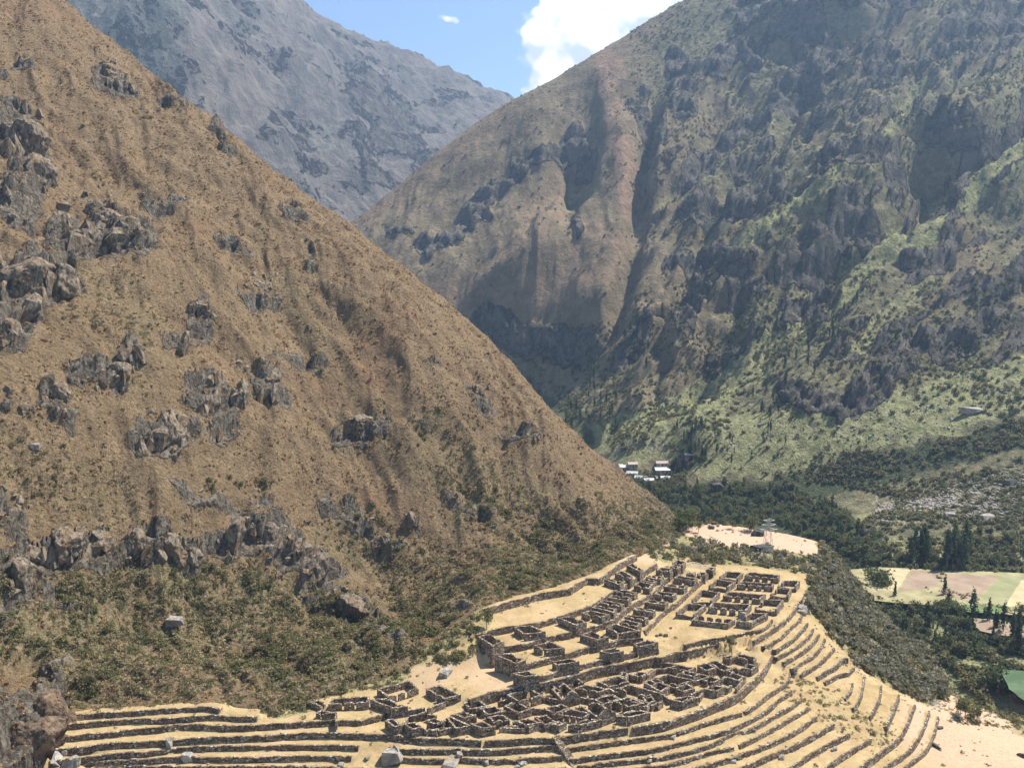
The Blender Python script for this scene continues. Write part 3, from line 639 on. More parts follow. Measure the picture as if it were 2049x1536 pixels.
ret(K0, [(765, 1513), (820, 1517), (878, 1519), (925, 1517), (1010, 1520), (1070, 1516), (1124, 1513)], -3.9, 1.6, 'third terrace wall down, ending at the left of the stairs', GT)
ret(K0, [(1141, 1520), (1210, 1510), (1307, 1498), (1368, 1483), (1454, 1461), (1515, 1432), (1535, 1420), (1555, 1402), (1584, 1381)], -4.6, 1.5, 'third curved terrace wall right of the stairs', GT)
ret(K0, [(0, 1540), (170, 1532), (400, 1533), (600, 1533), (800, 1540), (1000, 1541), (1133, 1536)], -5.5, 1.6, 'terrace wall cut by the bottom of the view, left of stairs', GT)
ret(K0, [(1156, 1533), (1222, 1524), (1307, 1515), (1354, 1507), (1417, 1490), (1466, 1468), (1505, 1456), (1547, 1432), (1578, 1415), (1602, 1399)], -6.1, 1.5, 'fourth curved terrace wall right of the stairs', GT)
ret(K0, [(1200, 1545), (1300, 1533), (1344, 1527), (1417, 1505), (1468, 1494)], -7.6, 1.3, 'fifth curved terrace wall, left of its gap', GT)
ret(K0, [(1480, 1490), (1539, 1461), (1575, 1440), (1617, 1416)], -7.6, 1.4, 'fifth curved terrace wall, right of its gap', GT)
ret(KR, [(0, 1350), (200, 1300), (500, 1210), (800, 1080), (970, 965)], -9.0, 1.6, 'sixth curved terrace wall, ending at the dry scrub strip', GT)
ret(KR, [(250, 1380), (450, 1318), (700, 1210), (850, 1150), (1090, 1015)], -10.6, 1.9, 'seventh curved terrace wall, ending at the dry scrub strip', GT)
ret(KR, [(640, 1390), (780, 1318), (1000, 1180), (1195, 1082)], -12.5, 1.8, 'eighth curved terrace wall, ending at the dry scrub strip', GT)
ret(KR, [(900, 1390), (1020, 1318), (1200, 1200), (1340, 1118)], -14.3, 1.9, 'ninth curved terrace wall, ending at the dry scrub strip', GT)
ret(KR, [(1150, 1390), (1270, 1310), (1400, 1215), (1535, 1110), (1590, 1010), (1620, 940), (1643, 880)], -16.2, 2.6, 'tall terrace wall sweeping round below the dry scrub strip', GT, h1=1.6)
ret(KR, [(1340, 1390), (1440, 1310), (1600, 1200), (1690, 1070), (1740, 930)], -18.8, 1.6, 'last but one terrace wall beside the bare pink ground', GT)
ret(KR, [(1450, 1400), (1590, 1300), (1720, 1190), (1780, 1060), (1802, 960)], -20.4, 1.4, 'outermost terrace wall beside the bare pink ground', GT)
# right-hand flight of terraces
NN = [([(200, 710), (380, 600), (560, 480), (680, 380), (760, 280), (880, 120)], 6.0, 2.0), ([(340, 790), (560, 670), (680, 560), (820, 430), (870, 350)], 4.0, 1.2), ([(500, 840), (640, 760), (750, 680), (880, 550), (950, 460)], 2.8, 1.4),
      ([(520, 940), (700, 850), (830, 760), (960, 650), (1030, 540)], 1.4, 1.4), ([(610, 1010), (800, 910), (950, 800), (1040, 710), (1110, 600)], 0.0, 1.6), ([(745, 1105), (900, 990), (1010, 930), (1120, 820), (1190, 680)], -1.6, 1.4),
      ([(850, 1180), (1020, 1080), (1200, 940), (1320, 810)], -3.0, 1.6), ([(1080, 1210), (1250, 1110), (1350, 1050), (1440, 960), (1520, 960)], -4.6, 2.0), ([(1190, 1290), (1370, 1190), (1500, 1160), (1600, 1080)], -6.6, 1.5)]
for i, (p, z, h) in enumerate(NN):
    ret(K7, p, z, h, 'short terrace wall in the steep right flight, %s down from the square compounds' % ORD[i], GT)
ret(K8, [(480, 290), (530, 230), (550, 165)], -8.1, 1.4, 'stub of terrace wall among triangular shadows above the shrub slope', GT)
ret(K8, [(555, 380), (620, 270), (655, 90)], -9.5, 1.8, 'steep terrace wall left of the three widest treads', GT)
ret(K8, [(700, 450), (780, 300), (800, 175)], -11.3, 2.0, 'steep terrace wall between the first two wide treads', GT)
ret(K8, [(840, 545), (900, 410), (955, 262)], -13.3, 2.3, 'steep terrace wall above the widest pale tread', GT)

# ---- ruined houses: outlines of the wall tops
HOUSES = []
def H(kf, l, b, r, f=None, g=0.0, h=3.0, doors=(), wins=(), gable=None, row='', dep=.5, low=()):
    if f is None: f = (l[0] + r[0] - b[0], l[1] + r[1] - b[1])
    h *= 1.12 if row == 'in the crowded lower town' or gable else 1.0
    top = [at_zs(*kf(*p), g + h) for p in (l, b, r, f)]; g, h, dep = g * ZS, h * ZS, dep * ZS
    HOUSES.append(dict(c=top, g=g, h=h, doors=doors, wins=wins, gable=gable, row=row, dep=dep, low=low))
g1, g2, g3, g4 = 6.0, 8.5, 11.0, 13.5
rA = 'on the lowest compound tier'
H(K1, (445, 800), (605, 770), (715, 820), (560, 838), g1, 3, [(1, .3, .42)], [(2, .4)], row=rA, dep=3)
H(K1, (845, 680), (1015, 645), (1125, 680), (910, 718), g1, 3, [(3, .05, .25)], [(2, .35), (2, .7)], row=rA, dep=3)
H(K1, (1330, 570), (1495, 530), (1580, 570), (1440, 602), g1, 2.8, [(1, .2, .32)], [(2, .4)], row=rA, dep=3)
H(K1, (1675, 495), (1820, 458), (1935, 485), (1750, 530), g1, 3.2, [(3, .05, .3)], [(2, .3), (2, .7)], row=rA, dep=3)
rA = 'on the middle compound tier'
H(K1, (255, 610), (425, 590), (575, 665), (465, 700), g2, 3, [(1, .42, .55)], row=rA, dep=5)
H(K1, (655, 515), (815, 468), (975, 540), (765, 560), g2, 3, [(3, .03, .18)], [(2, .3), (2, .6), (2, .85)], row=rA, dep=3)
H(K1, (1130, 405), (1245, 365), (1425, 430), (1305, 460), g2, 3, [(1, .48, .6)], [(2, .4)], row=rA, dep=3)
H(K1, (1395, 330), (1480, 290), (1755, 365), (1530, 392), g2, 3, [(3, .02, .12)], [(2, .2), (2, .5), (2, .75)], row=rA, dep=3)
H(K2, (680, 985), (740, 940), (985, 1000), (930, 1045), g2, 3, [(3, .38, .5)], row=rA, dep=3)
H(K2, (745, 905), (800, 880), (1080, 920), (1030, 955), g2, 3, [(3, .45, .55)], row=rA, dep=3)
H(K2, (865, 810), (920, 770), (1175, 815), (1140, 850), g2, 3, [(1, .4, .52)], row=rA, dep=3)
H(K2, (1020, 710), (1080, 670), (1350, 705), (1300, 745), g2, 3, [(1, .42, .54)], row=rA, dep=3)
H(K2, (1145, 600), (1200, 560), (1465, 590), (1410, 630), g2, 3, [(3, .48, .6)], row=rA, dep=3)
H(K2, (1285, 495), (1340, 455), (1610, 490), (1560, 530), g2, 2.8, [(1, .45, .57)], row=rA, dep=3)
H(K2, (1420, 380), (1470, 345), (1750, 385), (1700, 418), g2, 3, [(3, .48, .6)], row=rA, dep=3)
H(K2, (1590, 320), (1620, 290), (1725, 302), (1700, 335), g2, 2.4, [(1, .4, .6)], row=rA, dep=2)
H(K2, (1740, 325), (1780, 285), (1885, 310), (1850, 345), g2, 2.2, [(3, .4, .6)], row=rA, dep=2)
H(K2, (1860, 255), (1895, 228), (1995, 240), (1960, 280), g2, 2.2, [(0, .4, .6)], row=rA, dep=2)
rA = 'on the upper compound tier'
H(K1, (80, 425), (210, 395), (355, 472), (235, 522), g3, 3, [(1, .45, .6)], row=rA, dep=5)
H(K1, (455, 325), (615, 303), (778, 375), (560, 402), g3, 3, [(3, .03, .15)], [(2, .3), (2, .7)], row=rA, dep=3)
H(K1, (905, 235), (1030, 212), (1200, 275), (1090, 310), g3, 3, [(1, .45, .55)], row=rA, dep=3)
H(K2, (160, 860), (260, 820), (555, 875), (445, 915), g3, 3, [(3, .5, .62)], [(2, .5)], row=rA, dep=3)
H(K2, (300, 780), (355, 755), (650, 800), (600, 850), g3, 3, [(1, .42, .55)], row=rA, dep=3)
H(K2, (405, 710), (460, 680), (750, 735), (700, 765), g3, 3, [(3, .45, .58)], row=rA, dep=3)
H(K2, (520, 645), (580, 605), (850, 645), (800, 690), g3, 3, [(1, .4, .54)], row=rA, dep=3)
H(K2, (610, 560), (660, 530), (930, 580), (880, 608), g3, 3, [(3, .45, .58)], row=rA, dep=3)
H(K2, (875, 480), (940, 425), (1140, 465), (1090, 525), g3, 3, [(3, .4, .55)], row=rA, dep=3)
H(K2, (985, 412), (1040, 372), (1190, 425), (1145, 450), g3, 2.4, [(1, .4, .5)], row=rA, dep=3)
H(K2, (1040, 368), (1095, 343), (1290, 352), (1240, 400), g3, 2.7, [(1, .4, .55)], row=rA, dep=3)
H(K2, (1180, 265), (1240, 235), (1410, 250), (1370, 290), g3, 3, [(3, .45, .58)], row=rA, dep=3)
H(K2, (1365, 222), (1420, 198), (1520, 225), (1475, 258), g3, 2.2, [(1, .4, .55)], row=rA, dep=3)
H(K2, (1400, 175), (1470, 130), (1590, 160), (1545, 200), g3, 2.4, [(3, .4, .6)], row=rA, dep=3)
rA = 'beside the straw field'
H(K2, (470, 402), (535, 380), (740, 430), (690, 472), g4, 3, [(1, .45, .6)], row=rA, dep=3)
H(K2, (618, 312), (700, 275), (865, 352), (830, 382), g4, 3, [(3, .3, .48)], row=rA, dep=3)
H(K2, (775, 200), (860, 180), (1010, 260), (960, 297), g4, 2.8, [(1, .4, .6)], row=rA, dep=3)
gB = 7.0
rB = 'in the back row of the square compounds'
H(K3, (745, 225), (840, 150), (1075, 170), (1000, 248), gB, 2.8, row=rB, low=(3,))
H(K3, (1090, 210), (1140, 160), (1575, 205), (1555, 248), gB, 2.8, [(3, .2, .29), (3, .48, .55), (3, .7, .77)], row=rB)
H(K3, (1540, 345), (1625, 268), (1850, 282), (1795, 360), gB, 2.8, [(0, .3, .6)], row=rB, low=(3,))
rB = 'in the second row of the square compounds'
H(K3, (600, 345), (700, 255), (970, 300), (860, 368), gB, 2.8, row=rB, low=(3,))
H(K3, (985, 330), (1050, 290), (1495, 320), (1470, 360), gB, 2.8, [(3, .2, .28), (3, .45, .53), (3, .7, .77)], row=rB)
H(K3, (1440, 460), (1530, 375), (1735, 388), (1690, 482), gB, 2.6, [(0, .3, .7)], row=rB, low=(3,))
rB = 'in the third row of the square compounds'
H(K3, (365, 540), (500, 405), (760, 440), (640, 558), gB, 2.8, row=rB, low=(3,))
H(K3, (795, 480), (860, 425), (1385, 470), (1300, 530), gB, 2.8, [(3, .19, .27), (3, .44, .52), (3, .7, .77)], row=rB)
H(K3, (1230, 648), (1345, 530), (1630, 545), (1530, 672), gB, 2.8, [(0, .2, .7)], row=rB, low=(3,))
rB = 'in the front rows of the square compounds'
H(K3, (150, 712), (310, 585), (570, 612), (405, 742), gB, 2.8, row=rB, low=(3,))
H(K3, (595, 640), (660, 575), (1190, 602), (1115, 690), gB, 3.0, [(3, .18, .26), (3, .44, .51), (3, .7, .78)], row=rB)
H(K3, (365, 822), (450, 750), (965, 815), (870, 872), gB, 2.3, [(1, .15, .23), (1, .41, .48), (1, .66, .73)], row=rB)
H(K3, (975, 832), (1165, 718), (1415, 728), (1185, 855), gB, 2.8, [(0, .3, .6)], [(2, t) for t in (.08, .19, .3, .41, .52, .63, .74, .85)], row=rB, dep=1)
rC = 'in the crowded lower town'
for a in [((430, 520), (700, 440), (845, 525), None, 3.2, [(2, .45, .55)]), ((735, 470), (950, 395), (1080, 480), None, 2.2, [(2, .3, .5)]), ((1010, 350), (1215, 305), (1340, 370), None, 2.6, [(2, .3, .6)]),
          ((1225, 440), (1345, 400), (1640, 450), None, 2.8, [(3, .4, .5)]), ((1500, 365), (1745, 300), (1870, 365), None, 2.6, [(2, .45, .55)]), ((400, 650), (560, 600), (730, 690), None, 2.4, [(0, .4, .55)]),
          ((110, 680), (300, 650), (430, 720), None, 2.6, [(3, .35, .5)]), ((200, 780), (390, 750), (470, 810), None, 2.7, [(2, .3, .42)]), ((500, 820), (660, 790), (835, 850), None, 2.6, [(0, .3, .5)]),
          ((345, 905), (440, 872), (700, 890), (612, 925), 1.6, []), ((755, 785), (905, 750), (1030, 840), None, 2.4, [(1, .4, .6)]), ((870, 680), (1080, 625), (1200, 690), None, 2.7, [(2, .4, .5)]),
          ((1150, 862), (1400, 800), (1545, 818), None, 2.6, [(0, .3, .45)]), ((950, 865), (1040, 822), (1138, 845), None, 2.4, [(1, .3, .6)]), ((1010, 735), (1120, 672), (1425, 735), (1340, 790), 2.6, [(3, .22, .28), (3, .48, .54), (3, .74, .8)]),
          ((1450, 570), (1680, 515), (1790, 575), None, 2.7, [(2, .4, .5)]), ((1680, 590), (1860, 545), (2050, 620), None, 2.9, [(3, .4, .52)])]:
    H(K5, a[0], a[1], a[2], a[3], 0, a[4], a[5], [(2, .3), (2, .65)] if rnd.random() < .5 else (), row=rC)
H(K5, (10, 862), (160, 833), (303, 893), (150, 920), 0, 2.9, (), [(2, .35), (2, .6)], row=rC)
H(K5, (950, 440), (1120, 388), (1295, 540), (1085, 590), 0, 3.0, [(0, .3, .5)], [(2, .5)], gable=2, row='')
H(K5, (1290, 650), (1480, 600), (1712, 738), (1505, 795), 0, 3.0, [(0, .3, .5)], [(2, .48)], gable=2, row='')
HOUSES[-2]['label'] = 'roofless stone house with pointed gable still standing, the one farther back'
HOUSES[-1]['label'] = 'roofless stone house with tall pointed gable above the terrace edge, the front one'
for a in [((190, 912), (440, 845), (580, 880), (325, 940), 2.8, [(0, .3, .5)]), ((10, 525), (130, 485), (215, 468), None, 2.6, [(3, .4, .6)]), ((222, 462), (255, 405), (330, 435), None, 2.6, [(0, .3, .5)]), ((345, 452), (430, 412), (560, 430), None, 2.6, [(3, .0, .2)]),
          ((470, 470), (590, 392), (665, 378), None, 2.4, [(3, .4, .6)]), ((500, 545), (545, 500), (655, 542), None, 2.5, [(2, .3, .6)]), ((560, 582), (660, 520), (800, 580), None, 3.0, [(0, .3, .45)]), ((180, 600), (345, 560), (720, 662), None, 2.8, [(2, .2, .8), (3, .3, .7)]),
          ((600, 495), (775, 437), (1075, 512), None, 2.9, [(3, .3, .6)]), ((785, 365), (870, 330), (1100, 370), None, 2.6, [(3, .45, .6)]), ((885, 432), (960, 395), (1145, 440), None, 2.7, [(0, .3, .6)]),
          ((1110, 340), (1200, 310), (1330, 370), None, 3.0, [(3, .4, .55)]), ((1230, 312), (1310, 280), (1520, 378), None, 2.7, [(3, .2, .4)]), ((1400, 242), (1475, 222), (1558, 250), None, 2.6, [(3, .4, .55)]),
          ((1550, 245), (1572, 205), (1787, 255), None, 2.6, [(3, .0, .35)]), ((1600, 372), (1680, 322), (1812, 342), None, 2.8, [(0, .3, .6)]), ((1400, 405), (1490, 360), (1600, 372), None, 2.4, [(2, .3, .7)]), ((1425, 468), (1500, 420), (1660, 472), None, 2.6, [(0, .3, .6)]),
          ((1165, 495), (1250, 458), (1385, 500), None, 2.6, [(3, .3, .6)]), ((1195, 612), (1300, 562), (1440, 588), None, 2.6, [(0, .4, .6)]), ((1438, 600), (1490, 562), (1552, 598), None, 2.2, [(3, .3, .5)]), ((1030, 662), (1190, 605), (1195, 608), (1035, 665), 2.6, []),
          ((650, 772), (705, 735), (800, 732), None, 2.6, [(0, .4, .6)]), ((860, 592), (990, 545), (1085, 602), None, 2.5, [(3, .3, .45)]), ((470, 692), (570, 660), (640, 752), None, 2.4, [(0, .3, .6)]), ((330, 742), (370, 702), (580, 772), None, 2.8, [(3, .2, .4)]),
          ((0, 684), (120, 668), (240, 732), None, 2.5, [(3, .3, .5)]), ((160, 742), (240, 722), (332, 752), None, 2.6, [(3, .45, .6)])]:
    H(K6, a[0], a[1], a[2], a[3], 0, a[4], a[5], row=rC)
HOUSES.pop(-7) if False else None
H(K6, (800, 732), (980, 690), (1127, 705), (945, 762), 0, 3.0, (), [(2, .2), (2, .4), (2, .6), (2, .8)], row=rC)
for a in [((870, 512), (960, 492), (1052, 562), None, 2.8, []), ((1060, 550), (1180, 530), (1262, 588), None, 2.7, []), ((1120, 466), (1290, 422), (1305, 440), None, 2.6, [(2, .2, .6)]), ((1300, 512), (1385, 485), (1490, 520), None, 2.7, [(3, .4, .5)]),
          ((1290, 605), (1430, 578), (1560, 592), None, 2.0, [(0, .3, .6)]), ((1490, 478), (1545, 465), (1755, 568), (1600, 602), 2.7, [(0, .3, .8)]), ((1560, 447), (1680, 415), (1812, 462), None, 2.7, [(1, .3, .5)]), ((1680, 332), (1850, 305), (1932, 370), None, 2.7, [(3, .3, .5)])]:
    H(K4, a[0], a[1], a[2], a[3], 0, a[4], a[5], [(2, .4), (2, .7)] if rnd.random() < .4 else (), row=rC)
rD = 'in the western group beside the scrub'
H(K4, (790, 192), (1120, 105), (1218, 185), (900, 275), 1.9, 3.0, [(2, .35, .45), (2, .65, .72)], [(1, .3), (0, .3), (0, .5), (0, .7)], row=rD)
H(K4, (1290, 192), (1430, 145), (1652, 252), (1490, 290), 1.9, 3.2, [(3, .42, .5)], [(2, .3), (2, .5), (2, .7), (1, .3), (1, .6)], row=rD)
H(K4, (720, 302), (890, 283), (1108, 372), (945, 387), 1.9, 3.0, [(1, .5, .6)], [(2, .2), (2, .5), (2, .75)], row=rD)
H(K4, (290, 345), (330, 290), (715, 262), (700, 330), 1.9, 2.8, [(3, .28, .33), (3, .62, .68)], [(3, .45), (3, .82)], row=rD)
H(K4, (95, 328), (190, 298), (262, 330), (215, 372), 1.9, 2.2, [(2, .3, .6)], row=rD)
H(K4, (165, 440), (215, 400), (372, 436), (262, 448), 1.9, 2.2, [(3, .3, .6)], row=rD)
H(K4, (1105, 402), (1280, 378), (1282, 386), (1108, 412), 1.9, 1.6, row=rD)
H(K4, (1300, 390), (1480, 318), (1486, 330), (1306, 400), 1.9, 2.4, row=rD)

# ------------------------------------------------------------------ plateau ground
x0, x1, y0, y1, dr = -170.0, 275.0, 188.0, 500.0, 0.72
nx, ny = int((x1 - x0) / dr), int((y1 - y0) / dr)
gx = x0 + np.arange(nx) * dr; gy = y0 + np.arange(ny) * dr
X, Y = np.meshgrid(gx, gy)
S = np.zeros((ny, nx)); Wt = np.zeros((ny, nx))
def con(x, y, z, wgt=1.0):
    i, j = int(round((y - y0) / dr)), int(round((x - x0) / dr))
    if 0 <= i < ny and 0 <= j < nx: S[i, j] += z * wgt; Wt[i, j] += wgt
for h_ in HOUSES:
    c = h_['c']; 
    for a in np.linspace(.2, .8, 7):
        for b in np.linspace(.2, .8, 7):
            p = (c[0] * (1 - a) + c[1] * a) * (1 - b) + (c[3] * (1 - a) + c[2] * a) * b
            con(p.x, p.y, h_['g'], 50)
for P, Hh, *_ in RET:
    n = len(P)
    for i in range(n - 1):
        a, b = P[i], P[i + 1]; d = (b - a); d.z = 0; L = d.length
        if L < 1e-6: continue
        d /= L; nrm = Vector((-d.y, d.x, 0))
        for k in range(int(L / .35) + 1):
            t = min(1, k * .35 / L); p = a.lerp(b, t); hh = Hh[i] + (Hh[i + 1] - Hh[i]) * t
            u = p + nrm * .8; con(u.x, u.y, p.z); u = p + nrm * 1.3; con(u.x, u.y, p.z)
            v = p - nrm * .45; con(v.x, v.y, p.z - hh); v = p - nrm * 1.1; con(v.x, v.y, p.z - hh)
Kn = Wt > 0
def free(x, y):
    i, j = int(round((y - y0) / dr)), int(round((x - x0) / dr))
    return 0 <= i < ny and 0 <= j < nx and not Kn[i, j]
for x, y, z in [(1000, 1340, 4.6), (960, 1340, 5), (930, 1345, 5), (1010, 1370, 4.4), (900, 1370, 4), (870, 1350, 5), (880, 1300, 9), (940, 1290, 11), (950, 1262, 14), (930, 1250, 13.5), (980, 1300, 8), (1020, 1350, 5),
                (1340, 1290, 5), (1360, 1260, 7), (1400, 1250, 7), (1320, 1250, 7), (1450, 1275, 6.8), (1345, 1225, 7), (1380, 1195, 7), (1430, 1150, 7), (1500, 1262, 6.8), (1480, 1300, 2), (1520, 1300, .2), (1500, 1340, 0), (1470, 1370, 0),
                (1560, 1230, 6.6), (1600, 1200, 6.4), (1615, 1180, 6.4), (1340, 1130, 10), (1400, 1120, 8), (1450, 1130, 7), (1500, 1135, 7), (1560, 1140, 7), (1620, 1150, 6),
                (1300, 1110, 13), (1330, 1095, 11), (1400, 1100, 8), (1350, 1075, 8), (1400, 1080, 5.5), (1500, 1095, 5), (1600, 1105, 4.5), (1640, 1100, 4), (1350, 1045, 4), (1420, 1050, 4), (1500, 1060, 4), (1580, 1068, 4), (1640, 1080, 3.5),
                (1640, 1130, 3), (1660, 1200, -2), (1660, 1110, 0), (1680, 1250, -9), (1720, 1300, -14), (1780, 1340, -20), (1700, 1330, -12),
                (1840, 1390, -24), (1800, 1390, -18.5), (1870, 1400, -26), (1855, 1420, -21.8), (1880, 1440, -21.8), (1900, 1420, -24), (1960, 1440, -25), (2049, 1470, -27), (1950, 1480, -22), (2049, 1536, -22), (1900, 1536, -21.8), (1850, 1536, -21.8), (2150, 1600, -22), (2150, 1480, -30),
                (1760, 1550, -21.8), (1850, 1600, -22), (2000, 1620, -22), (1600, 1600, -17)]:
    p = at_zs(x, y, z); z = p.z
    for ax_ in np.arange(-3.5, 3.6, .7):
        for ay_ in np.arange(-3.5, 3.6, .7):
            if ax_ * ax_ + ay_ * ay_ < 12.5 and free(p.x + ax_, p.y + ay_): con(p.x + ax_, p.y + ay_, z, .02)
def conline(pts, off=(0, 0), zz=None):
    W = [at_zs(*q) for q in pts]
    for a, b in zip(W[:-1], W[1:]):
        n = int((b - a).length / .4) + 2
        for k in range(n):
            c = a.lerp(b, k / (n - 1)); con(c.x + off[0], c.y + off[1], c.z if zz is None else zz, 1)
SILR = [(1664, 1095, -1), (1700, 1145, -10), (1730, 1185, -16), (1760, 1222, -21), (1800, 1268, -27), (1850, 1318, -31), (1888, 1368, -34), (1915, 1400, -34), (1965, 1412, -36), (2049, 1432, -40), (2200, 1470, -44)]
conline(SILR); conline(SILR[:7], (14, 10), -62); conline(SILR[6:], (6, 22), -62)
BK = [(1335, 1040, 4), (1420, 1040, 4), (1500, 1050, 4), (1580, 1062, 4), (1640, 1076, 3.5), (1662, 1092, -1)]
conline(BK); conline(BK, (4, 16), -30)
# outer edges slip under the valley and the hill
Zv = mtn_ctl(X[::8, ::8], Y[::8, ::8])
edge = np.zeros((ny, nx), bool); edge[-1, :] = True; edge[:, -1] = True
ii, jj = np.nonzero(edge)
zv = mtn_ctl(X[ii, jj], Y[ii, jj]) - 6
S[ii, jj] = zv; Wt[ii, jj] = 1
S[0, :] = -18 + 8 * sstep(100, -60, gx); Wt[0, :] = 1
S[:, 0] = 0; Wt[:, 0] = 1
def solve(S, Wt, it):
    known = Wt > 0; V = np.where(known, S / np.maximum(Wt, 1e-9), 0)
    h, w_ = V.shape
    if min(h, w_) > 12:
        h2, w2 = (h + 1) // 2, (w_ + 1) // 2
        Sp = np.zeros((h2 * 2, w2 * 2)); Wp = np.zeros_like(Sp); Sp[:h, :w_] = V * known; Wp[:h, :w_] = known
        s2 = Sp.reshape(h2, 2, w2, 2).sum((1, 3)); w2_ = Wp.reshape(h2, 2, w2, 2).sum((1, 3))
        c = solve(s2, w2_, it)
        yi = np.clip((np.arange(h) - .5) / 2, 0, h2 - 1.001); xi = np.clip((np.arange(w_) - .5) / 2, 0, w2 - 1.001)
        yf = yi.astype(int); xf = xi.astype(int); a = (yi - yf)[:, None]; b = (xi - xf)[None, :]
        yf1 = np.minimum(yf + 1, h2 - 1); xf1 = np.minimum(xf + 1, w2 - 1)
        init = (c[np.ix_(yf, xf)] * (1 - a) + c[np.ix_(yf1, xf)] * a) * (1 - b) + (c[np.ix_(yf, xf1)] * (1 - a) + c[np.ix_(yf1, xf1)] * a) * b
        V = np.where(known, V, init)
    else:
        V = np.where(known, V, V[known].mean() if known.any() else 0)
    for _ in range(it):
        Pd = np.pad(V, 1, mode='edge'); A = (Pd[:-2, 1:-1] + Pd[2:, 1:-1] + Pd[1:-1, :-2] + Pd[1:-1, 2:]) * .25
        V = np.where(known, V, A)
    return V
Z = solve(S, Wt, 90)
near = np.zeros((ny, nx)); near[Kn] = 1
for _ in range(3):
    Pd = np.pad(near, 1, mode='edge'); near = np.maximum.reduce([Pd[:-2, 1:-1], Pd[2:, 1:-1], Pd[1:-1, :-2], Pd[1:-1, 2:], near])
for _ in range(40):
    Pd = np.pad(Z, 1, mode='edge'); A = (Pd[:-2, 1:-1] + Pd[2:, 1:-1] + Pd[1:-1, :-2] + Pd[1:-1, 2:]) * .25
    Z = np.where(near > 0, Z, A)
hp = TPS(hill_ctl, reg=.2)(X[::5, ::5], Y[::5, ::5]); hp = np.repeat(np.repeat(hp, 5, 0), 5, 1)[:ny, :nx]
ppx, ppy = project(X, Y, Z)
TOE = ([-300, 0, 60, 90, 110, 250, 430, 540, 620, 700, 790, 850, 905, 955, 1030, 1130, 1195, 1285, 1340, 1385], [1700, 1545, 1505, 1475, 1438, 1420, 1408, 1418, 1392, 1372, 1345, 1300, 1262, 1222, 1192, 1166, 1138, 1098, 1080, 1050])
behind = (ppy < np.interp(ppx, *TOE) - 6) & (ppx < 1385) & (near == 0)
Z = np.where(behind, np.minimum(Z, hp - 16), Z)
# the hill stays under the terraces in front of its foot
hX, hY, hZ = hill.X, hill.Y, hill.Z
gi_ = np.clip(((hY - y0) / dr).round().astype(int), 0, ny - 1); gj_ = np.clip(((hX - x0) / dr).round().astype(int), 0, nx - 1)
infr = (hill.py > np.interp(hill.px, *TOE) + 5) & (hX > x0 + 2) & (hX < x1)
lim = Z[gi_, gj_] - 2.5
hZ = np.where(infr, np.minimum(hZ, lim), hZ)
hill = Sheet(hX, hY, hZ)
hill_o = hill.build('hill', M_hill, dict(rock=rock_h, green=green_h)); tag(hill_o, kind='structure')
pz = Z.copy()
def plat_z(x, y):
    i = min(max(int(round((y - y0) / dr)), 0), ny - 1); j = min(max(int(round((x - x0) / dr)), 0), nx - 1); return float(pz[i, j])
px, py = project(X, Y, Z)
slope_poly = [(1630, 1085), (1665, 1085), (1720, 1150), (1790, 1230), (1870, 1320), (1905, 1385), (1880, 1405), (1860, 1415), (1838, 1402), (1800, 1385), (1760, 1360), (1716, 1335), (1690, 1300), (1660, 1270), (1640, 1240), (1615, 1215), (1612, 1180), (1622, 1150), (1560, 1140), (1480, 1130), (1420, 1130), (1385, 1120), (1340, 1085), (1340, 1050), (1380, 1075), (1450, 1095), (1540, 1095), (1610, 1110), (1642, 1112)]
rise = sstep(0.35, 1.0, np.abs(np.gradient(Z, axis=0)) + np.abs(np.gradient(Z, axis=1)))
green = inpoly(px, py, slope_poly).astype(float)
for _ in range(3):
    Pd = np.pad(green, 1, mode='edge'); green = (Pd[:-2, 1:-1] + Pd[2:, 1:-1] + Pd[1:-1, :-2] + Pd[1:-1, 2:]) * .25
green = np.maximum(green, strokes(px, py, [([(1585, 1370), (1640, 1400), (1690, 1440), (1760, 1470)], 30, .38), ([(620, 1380), (740, 1360), (800, 1345)], 26, .7), ([(820, 1300), (920, 1270), (960, 1240)], 24, .6), ([(700, 1345), (860, 1290), (930, 1240)], 40, .6),
        ([(1300, 1095), (1350, 1110)], 20, .7), ([(1900, 1410), (2049, 1450)], 16, .3), ([(560, 1420), (620, 1410)], 18, .7), ([(1880, 1290), (1960, 1370), (2049, 1440)], 34, .6)], 10))
# rough scrub strip stays lumpy
pink = np.clip(strokes(px, py, [([(1330, 1055), (1640, 1085)], 34, 1), ([(1880, 1450), (2049, 1500)], 90, .8), ([(1860, 1380), (1890, 1420)], 24, .9), ([(800, 1370), (900, 1340)], 30, .4), ([(960, 1340), (1000, 1370)], 40, .5), ([(1250, 1120), (1330, 1105)], 16, .6), ([(1850, 1350), (1990, 1430)], 30, .5)], 8), 0, 1)
rockp = strokes(px, py, [([(1862, 1350), (1868, 1410)], 9, .35), ([(1370, 1130), (1420, 1135)], 5, .5)], 4)
Z = Z + .12 * fbm(X / 4, Y / 4, 3, 130) + green * (1.2 * fbm(X / 9, Y / 9, 3, 131)) * (green > .2)
far_pl = sstep(380, 420, Y)
plat = Sheet(X, Y, Z)
keep = (Z > hp - 30) & (px > -120) & (px < 2500) & (py < 1800)
plat.build('terraced_ground', M_plat, dict(green=green, pink=pink, rock=rockp), keep); 
tag(bpy.data.objects['terraced_ground'], kind='structure')

